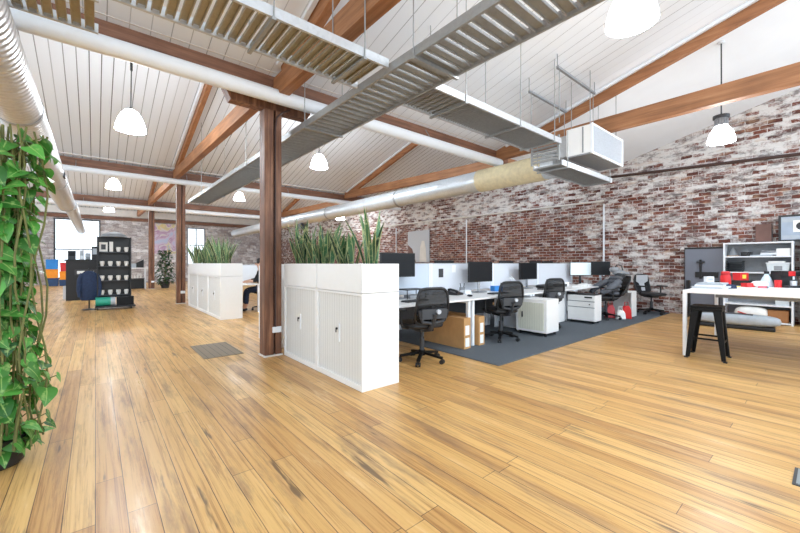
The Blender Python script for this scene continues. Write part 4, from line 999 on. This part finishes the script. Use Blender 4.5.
sh('storage_box', 'white box on the second unit upper shelf', 'box', .2, 1.05, .26, .18, 'boxclear'); sh('storage_box', 'pale box on the second unit top shelf', 'box', .2, 1.39, .26, .16, 'paper'); 
sh('black_case', 'black box on the second unit middle shelf', 'case', .2, .72, .26, .2, 'black')
t = thing('framed_poster', 'dark framed grey-blue poster on top of the second shelving unit', 'poster', (10.95, -.2, 1.712), 0)
MB().box(0, 0, 0, .03, .93, .55).build('frame', 'black', t, bevel=.004); MB().box(-.004, .04, .04, 0, .89, .51).build('print', 'poster', t); MB().box(-.006, .05, .05, -.004, .88, .13).build('pale_band', 'silvergrey', t); MB().box(-.006, .05, .40, -.004, .88, .48).build('pale_band', 'silvergrey', t)
MB().box(-.008, .48, .19, -.004, .72, .43).build('picture_block', 'paper', t); MB().cyl((-.008, .6, .31), (-.011, .6, .31), .08, n=20).build('picture_disc', 'black', t)
t = thing('shadow_board', 'brown board standing in for a shadow on the brick wall above the shelving', 'board', (11.1, .84, 1.712)); MB().box(0, 0, 0, .03, .25, .4).build('board', 'brownshadow_mural', t, bevel=.003); MB().box(-.004, -.012, 0, .03, 0, .4).build('edge_strip', 'black', t)  # flat brown board put where a shadow falls on the wall

# grey panel on a black stand
t = thing('display_board', 'large slate grey display board on a black stand by the wall', 'display board', (10.95, 1.6, 0))
MB().box(0, 0, .22, .03, .70, 1.63).build('panel', 'slate', t, bevel=.004)
fr = MB(); fr.box(-.01, -.0, 1.60, .035, .70, 1.64).box(-.01, -.012, .2, .035, .0, 1.64).box(-.01, .70, .2, .035, .712, 1.64).box(-.01, 0, .2, .035, .7, .22); fr.build('frame', 'black', t)
MB().box(-.04, .08, .93, -.005, .5, 1.06).build('bracket', 'black', t, bevel=.004); MB().box(-.05, .38, .9, -.005, .42, 1.35).build('bracket_upright', 'black', t); MB().box(-.055, .33, 1.27, -.005, .47, 1.31).build('bracket_head', 'black', t)
for y in (.05, .58): MB().box(-.14, y, 0, -.06, y+.07, .86).build('stand_column', 'black', t, bevel=.004); 
for y in (.05, .58): MB().box(-.3, y, 0, .2, y+.07, .04).build('stand_foot', 'black', t, bevel=.004)
MB().box(-.11, .12, .70, -.09, .58, .72).build('cross_bar', 'chrome', t); MB().box(-.06, .05, .6, .0, .12, .66).build('clamp', 'black', t); MB().box(-.06, .58, .6, .0, .65, .66).build('clamp', 'black', t)
# long grey padded case on the floor
t = thing('long_case', 'long rounded silver-grey case lying on the boards behind the stool', 'case', (9.65, 1.28, 0), R(4))
MB().box(-.2, -.6, 0, .16, .5, .07).build('base', 'black', t, bevel=.02)
MB().ellips((0, -.02, .17), (.23, .66, .11), 30, 12, .62).build('shell', 'silvergrey', t, smooth=True)
MB().box(-.12, -.3, .265, .03, .45, .285).build('top_slot', 'darkgrey', t, bevel=.008)

# ------------------------------------------------------------------ far left service area
t = thing('service_counter', 'black service counter under the left window', 'counter', (-.76, 16.5, 0))
MB().box(0, 0, 0, .86, .04, 1.34).box(.82, .04, 0, .86, .6, 1.34).box(0, .04, 0, .04, .6, 1.34).build('carcass', 'black', t, bevel=.004); MB().box(-.04, -.03, 1.34, .9, .65, 1.39).build('worktop', 'black', t, bevel=.006); MB().box(-.07, -.005, .06, 0, .03, .5).build('end_cover', 'lightgrey', t)
MB().box(.22, -.012, .86, .86, 0, 1.05).build('drawer_front', 'darkgrey', t); MB().box(.28, -.02, .9, .72, -.012, 1.0).build('drawer_label', 'paper', t)
CZ = 1.391
for k, (x, w, h, m, lab) in enumerate(((-.62, .2, .3, 'darkgrey', 'dark small screen at the left end of the black counter'), (-.36, .12, .34, 'white', 'white upright appliance on the black counter'), (-.2, .14, .22, 'grey', 'grey appliance in the middle of the black counter'), (.0, .2, .46, 'black', 'tall black appliance at the right end of the black counter'))):
    tt = thing('counter_appliance', lab, 'appliance', (x, 16.8, CZ)); MB().box(-w/2, -.1, 0, w/2, .1, h).build('body', m, tt, bevel=.01); MB().box(-w/2+.02, -.106, h*.4, w/2-.02, -.1, h*.85).build('front_panel', 'silvergrey' if m != 'darkgrey' else 'screen', tt)
t = thing('coat_stand', 'slim black coat stand in front of the black counter, carrying the navy jacket', 'coat stand', (-.13, 12.98, 0))
MB().lathe([(.16, 0), (.16, .015), (.03, .04), (0, .04)], (0, 0, 0), 20).build('base', 'black', t, smooth=True); MB().cyl((0, 0, .03), (0, 0, 1.12), .016, n=10).build('pole', 'black', t, smooth=True)
for sx in (-1, 1): MB().tube([(0, 0, 1.06), (sx*.08, 0, 1.05), (sx*.14, 0, .98)], .009, 8).build('hook', 'black', t, smooth=True)
j = thing('hanging_jacket', 'navy blue jacket hanging on the coat stand beside the display stand', 'jacket', (-.13, 12.98, 0), R(8))
jm = MB(); jm.lathe([(.03, 1.06), (.10, 1.04), (.17, .97), (.2, .8), (.195, .55), (.19, .3), (.16, .26), (.15, .28), (.18, .5), (.18, .8), (.15, .95), (.03, 1.03)], (0, 0, 0), 20); jm.v = [(x, y*.55, z) for x, y, z in jm.v]; jm.build('jacket_body', 'navy', j, smooth=True)
for sx in (-1, 1): MB().tube([(sx*.14, 0, .98), (sx*.2, -.02, .82), (sx*.22, -.04, .55), (sx*.2, -.05, .36)], [.05, .055, .05, .04], 10).build('sleeve', 'navy', j, smooth=True)

t = thing('display_stand', 'tall black display stand holding rows of pale cups', 'display stand', (.41, 13.05, 0))
MB().box(-.38, .06, .30, .38, .1, 2.0).build('back_board', 'black', t, bevel=.004)
for sx in (-.38, .35): MB().box(sx, -.12, .27, sx+.03, .1, 2.0).build('upright', 'black', t)
for k in range(4): MB().box(-.35, -.1, .36+k*.4, .35, .06, .385+k*.4).build('shelf', 'darkgrey', t)
MB().lathe([(.3, 0), (.27, .07), (.15, .13), (0, .15)], (0, .0, 2.0), 20).build('domed_top', 'grey', t, smooth=True)
MB().box(-.42, -.46, .06, .46, .2, .1).build('trolley_base', 'black', t, bevel=.01)
for x in (-.36, .36):
    for y in (-.4, .14): MB().cyl((x-.012, y, .03), (x+.012, y, .03), .03, n=12).build('caster', 'black', t)
rows = ['bottom', 'second', 'third', 'top']; cols = ['leftmost', 'inner left', 'inner right', 'rightmost']
def cup(lab, x, z, hh):
    tt = thing('display_cup', lab, 'cup', (x, 13.01, z), 0, 'pale cups on the black display stand'); MB().lathe([(.035, 0), (.055, hh*.5), (.05, hh*.8), (.042, hh*.8), (.04, .02), (0, .02)], (0, 0, 0), 14).build('cup', 'cornice', tt, smooth=True)
for r in range(4):
    for c in range(4):
        if r == 3 and c < 2: continue
        cup('%s pale cup on the %s shelf of the black display stand' % (cols[c].capitalize(), rows[r]), -.27+.41+c*.18, .3855+r*.4, .17)
t = thing('framed_photo', 'pale square frame on the top shelf of the black display stand', 'frame', (.17, 13.0, 1.5855)); MB().box(-.09, 0, 0, .09, .02, .26).build('frame', 'cornice', t); MB().box(-.05, -.003, .06, .05, 0, .2).build('picture', 'darkgrey', t)
box_thing('pale_book', 'upright pale book beside the frame on the black display stand', 'book', .34, 13.02, 1.5855, .08, .12, .28, 'cornice')
t = thing('rolled_mat', 'teal roll lying on the base of the black display stand', 'roll', (.22, 12.74, .1005)); MB().cyl((-.22, 0, .12), (.1, 0, .12), .12, n=24).build('roll', 'teal', t, smooth=True); MB().cyl((.1, 0, .12), (.2, 0, .12), .12, n=24).build('printed_end', 'silvergrey', t, smooth=True)
box_thing('glass_tank', 'dark glass box at the right end of the display stand base', 'box', 0.64, 12.76, .1005, .38, .22, .24, 'screen')

for k, (x, z, w, h, m, lab) in enumerate(((-1.82, 0, .52, .44, 'navybin', 'dark blue crate at the bottom left of the crate pile'), (-1.82, .445, .5, .48, 'orange', 'orange crate in the middle of the left crate stack'), (-1.82, .93, .5, .54, 'blue', 'bright blue crate topping the left crate stack'),
                                          (-1.32, 0, .44, .34, 'navybin', 'dark blue crate at the bottom right of the crate pile'), (-1.32, .345, .42, .46, 'orange', 'orange crate in the middle of the right crate stack'), (-1.32, .81, .36, .48, 'red', 'red crate topping the right crate stack'))):
    t = thing('storage_crate', lab, 'crate', (x, 27.6, z), 0, 'stacked storage crates')
    MB().prism([(-w/2+.02, 0), (w/2-.02, 0), (w/2, h), (-w/2, h)], 1, -.18, .18).build('crate_body', m, t, bevel=.01); MB().box(-w/2-.0, -.2, h-.06, w/2+.0, -.18, h-.02).build('rim', m, t)

# white desk, leafy plant and coloured wall painting beyond the middle post
t = thing('far_desk', 'small white desk in front of the stone wall, left of the distant post', 'desk', (1.05, 21.6, 0)); MB().box(0, 0, 1.0, .85, .6, 1.04).build('tabletop', 'lam', t, bevel=.004)
MB().box(0, 0, 0, .03, .6, 1.0).build('side_panel', 'white', t); MB().box(.82, 0, 0, .85, .6, 1.0).build('side_panel', 'white', t); MB().box(.03, .3, .5, .82, .33, .53).build('shelf', 'darkgrey', t); MB().prism([(.1, 1.042), (.8, 1.042), (.8, 1.45)], 1, .5, .53).build('side_screen', 'black', t); MB().box(.03, .55, 0, .82, .58, .48).build('back_panel', 'black', t)
for k in range(4):
    tt = thing('small_jar', ['Leftmost small jar under the far white desk', 'second small jar from left under the far white desk', 'third small jar from left under the far white desk', 'rightmost small jar under the far white desk'][k], 'jar', (1.35+.12*k, 21.74, .5305+.0 if False else .0)); tt.location = (1.35+.12*k, 21.9+.015, .5305); MB().lathe([(.035, 0), (.035, .12), (.02, .15), (0, .15)], (0, 0, 0), 12).build('jar', 'cornice', tt, smooth=True)
box_thing('desk_printer', 'pale blue-grey printer on the far white desk', 'printer', 1.32, 21.9, 1.0405, .4, .3, .2, 'silvergrey')
t = thing('leafy_shrub', 'dark green bushy plant beside the distant post', 'plant', (2.72, 21.85, 0)); V, F, UV = [], [], []; rg = random.Random(3)
for k in range(420):
    z = rg.uniform(.2, 1.95); r = (.42 if z < 1.3 else .30)*math.sqrt(rg.random()); a = rg.uniform(0, 6.28)
    heart_leaf(V, F, UV, (r*math.cos(a), r*math.sin(a), z), (math.cos(a), math.sin(a), rg.uniform(-.8, .6)), (0, 0, 1), rg.uniform(.1, .17), .6)
leafmesh('foliage', V, F, UV, 'fern', t); MB().cyl((0, 0, .2), (0, 0, 1.7), .03, .012, n=8).build('stem', 'vine', t); MB().lathe([(.16, 0), (.22, .3), (.2, .3), (.18, .26), (0, .26)], (0, 0, 0), 18).build('pot', 'darkgrey', t, smooth=True)
mm, nt, bb = newmat('splashed_paint'); tc = N(nt, 'ShaderNodeTexCoord'); nz = N(nt, 'ShaderNodeTexNoise', Scale=1.5, Detail=3., Distortion=1.2); nt.links.new(tc.outputs['Object'], nz.inputs['Vector'])
rp = ramp(nt, [(.32, srgb(196, 204, 226)), (.42, srgb(216, 196, 214)), (.5, srgb(188, 150, 182)), (.56, srgb(222, 216, 220)), (.64, srgb(228, 208, 140)), (.75, srgb(170, 186, 216))], nz.outputs['Fac']); nt.links.new(rp.outputs[0], bb.inputs['Base Color']); bb.inputs['Roughness'].default_value = .8
M['paint'] = mm
t = thing('wall_painting', 'splashed purple and yellow painting on the stone wall by the distant post', 'painting', (2.75, YB-.06, 1.9)); MB().box(0, 0, 0, 1.9, .04, 2.0).build('canvas', 'paint', t); MB().box(-.03, .0, -.03, 1.93, .035, 0).build('edge', 'cornice', t)

# ------------------------------------------------------------------ seated person behind the front post
t = thing('office_desk', 'white desk partly hidden behind the front post where someone sits', 'desk', (2.66, 9.5, 0), 0, 'white bench desks')
MB().box(0, 0, .705, .62, 1.7, .73).build('tabletop', 'lam', t, bevel=.003)
for lx in (.02, .55):
    for ly in (.03, 1.62): MB().box(lx, ly, 0, lx+.05, ly+.05, .705).build('leg', 'white', t)
t = thing('desk_screen', 'white screen standing on the desk behind the front post', 'screen', (2.68, 11.15, .731), 0, 'desk divider screens'); MB().box(0, 0, 0, 1.7, .04, .47).build('fabric_panel', 'white', t, bevel=.004); MB().box(0, -.004, .47, 1.7, .044, .49).build('top_rail', 'lightgrey', t)
office_chair('pale-backed office chair of the seated person behind the front post', (3.52, 9.98, 0), R(78), 'lightgrey', 'lightgrey')
def skin_mesh(name, joints, edges, mat, parent, root=0, sub=2):
    me = bpy.data.meshes.new(name); me.from_pydata([j[0] for j in joints], edges, [])
    o = bpy.data.objects.new(name, me); COL.objects.link(o); o.parent = parent
    sk = o.modifiers.new('skin', 'SKIN')
    for i, j in enumerate(joints):
        sv = me.skin_vertices[0].data[i]; r = j[1]; sv.radius = r if isinstance(r, tuple) else (r, r); sv.use_root = (i == root)
    sk.use_smooth_shade = True
    sb = o.modifiers.new('sub', 'SUBSURF'); sb.levels = sb.render_levels = sub
    me.materials.append(M[mat]); return o
p = thing('person', 'seated person in black top with dark hair, half hidden by the front post', 'person', (3.5, 9.98, 0), R(170))
# local: faces +x after the turn -> towards the desk; z up
J = [((-.02, 0, .56), .125), ((.0, 0, .74), (.12, .145)), ((.04, 0, .92), (.125, .17)), ((.06, 0, 1.06), (.075, .10)), ((.08, 0, 1.13), .052), ((.10, 0, 1.22), .075), ((.11, 0, 1.30), .082),
     ((.05, .18, 1.02), .06), ((.16, .24, .82), .042), ((.40, .16, .775), .03), ((.47, .14, .765), .026),
     ((.05, -.18, 1.02), .06), ((.16, -.24, .82), .042), ((.40, -.16, .775), .03), ((.47, -.14, .765), .026),
     ((.06, .1, .56), .095), ((.42, .12, .54), .068), ((.44, .12, .12), .045), ((.56, .12, .05), .038),
     ((.06, -.1, .56), .095), ((.42, -.12, .54), .068), ((.44, -.12, .12), .045), ((.56, -.12, .05), .038)]
Ed = [(0, 1), (1, 2), (2, 3), (3, 4), (4, 5), (5, 6), (2, 7), (7, 8), (8, 9), (9, 10), (2, 11), (11, 12), (12, 13), (13, 14), (0, 15), (15, 16), (16, 17), (17, 18), (0, 19), (19, 20), (20, 21), (21, 22)]
skin_mesh('body', J, Ed, 'skin', p)
for sy in (1, -1):
    for q, (dy, ln) in enumerate(((-.026, .065), (-.009, .075), (.009, .072), (.026, .056))):
        skin_mesh('finger', [((.46, sy*.14+dy, .768), .0095), ((.46+ln*.55, sy*.14+dy*1.15, .763), .009), ((.46+ln, sy*.14+dy*1.2, .748), .0075)], [(0, 1), (1, 2)], 'skin', p, 0, 1)
    skin_mesh('thumb', [((.43, sy*.125, .766), .011), ((.46, sy*.10, .757), .0095), ((.49, sy*.092, .75), .008)], [(0, 1), (1, 2)], 'skin', p, 0, 1)
sj = [(J[i][0], tuple(q*1.09 for q in (J[i][1] if isinstance(J[i][1], tuple) else (J[i][1],)*2))) for i in (0, 1, 2, 3, 7, 8, 11, 12)]
skin_mesh('shirt', sj+[((.30, .19, .79), .044), ((.30, -.19, .79), .044)], [(0, 1), (1, 2), (2, 3), (2, 4), (4, 5), (2, 6), (6, 7), (5, 8), (7, 9)], 'blackcloth', p)
skin_mesh('trousers', [((-.02, 0, .57), .135), ((.06, .1, .56), .105), ((.42, .12, .54), .078), ((.44, .12, .16), .06), ((.06, -.1, .56), .105), ((.42, -.12, .54), .078), ((.44, -.12, .16), .06)], [(0, 1), (1, 2), (2, 3), (0, 4), (4, 5), (5, 6)], 'navy', p)
hm = MB().ellips((.085, 0, 1.305), (.105, .092, .105), 20, 14); hm.v = [(x-.0, y, max(z, 1.25+.0) if x > .1 else z) for x, y, z in hm.v]; hm.v = [(min(x, .155), y, z) for x, y, z in hm.v]; hm.build('hair', 'hair', p, smooth=True)
for sy in (1, -1):
    MB().ellips((.186, sy*.03, 1.27), (.009, .013, .009), 10, 6).build('eye', 'hair', p, smooth=True)
    MB().ellips((.10, sy*.086, 1.25), (.018, .01, .028), 10, 6).build('ear', 'skin', p, smooth=True)
    MB().ellips((.53, sy*.12, .05), (.13, .045, .05), 14, 8).build('shoe', 'black', p, smooth=True)
MB().ellips((.195, 0, 1.245), (.018, .013, .022), 10, 6).build('nose', 'skin', p, smooth=True)
MB().ellips((.184, 0, 1.205), (.008, .024, .006), 10, 6).build('mouth', 'pink', p, smooth=True)

# ------------------------------------------------------------------ light, world, camera
wd = bpy.data.worlds.new('world'); S.world = wd; wd.use_nodes = True
bg = wd.node_tree.nodes['Background']; bg.inputs[0].default_value = (.76, .885, 1, 1); bg.inputs[1].default_value = 1.7
cam = bpy.data.cameras.new('camera'); co = bpy.data.objects.new('camera', cam); COL.objects.link(co)
co.location = (0, 0, 1.27); co.rotation_euler = (R(90), 0, -R(40.0))
cam.sensor_width = 36; cam.lens = 363*36/800; cam.shift_y = -3.5/800; cam.clip_start = .05
S.camera = co
S.view_settings.view_transform = 'Standard'; S.view_settings.look = 'None'; S.view_settings.gamma = 1
S.view_settings.exposure = .64; S.view_settings.use_curve_mapping = False
S.cycles.max_bounces = 8; S.cycles.diffuse_bounces = 5; S.cycles.sample_clamp_indirect = 6
S.cycles.caustics_reflective = False; S.cycles.caustics_refractive = False
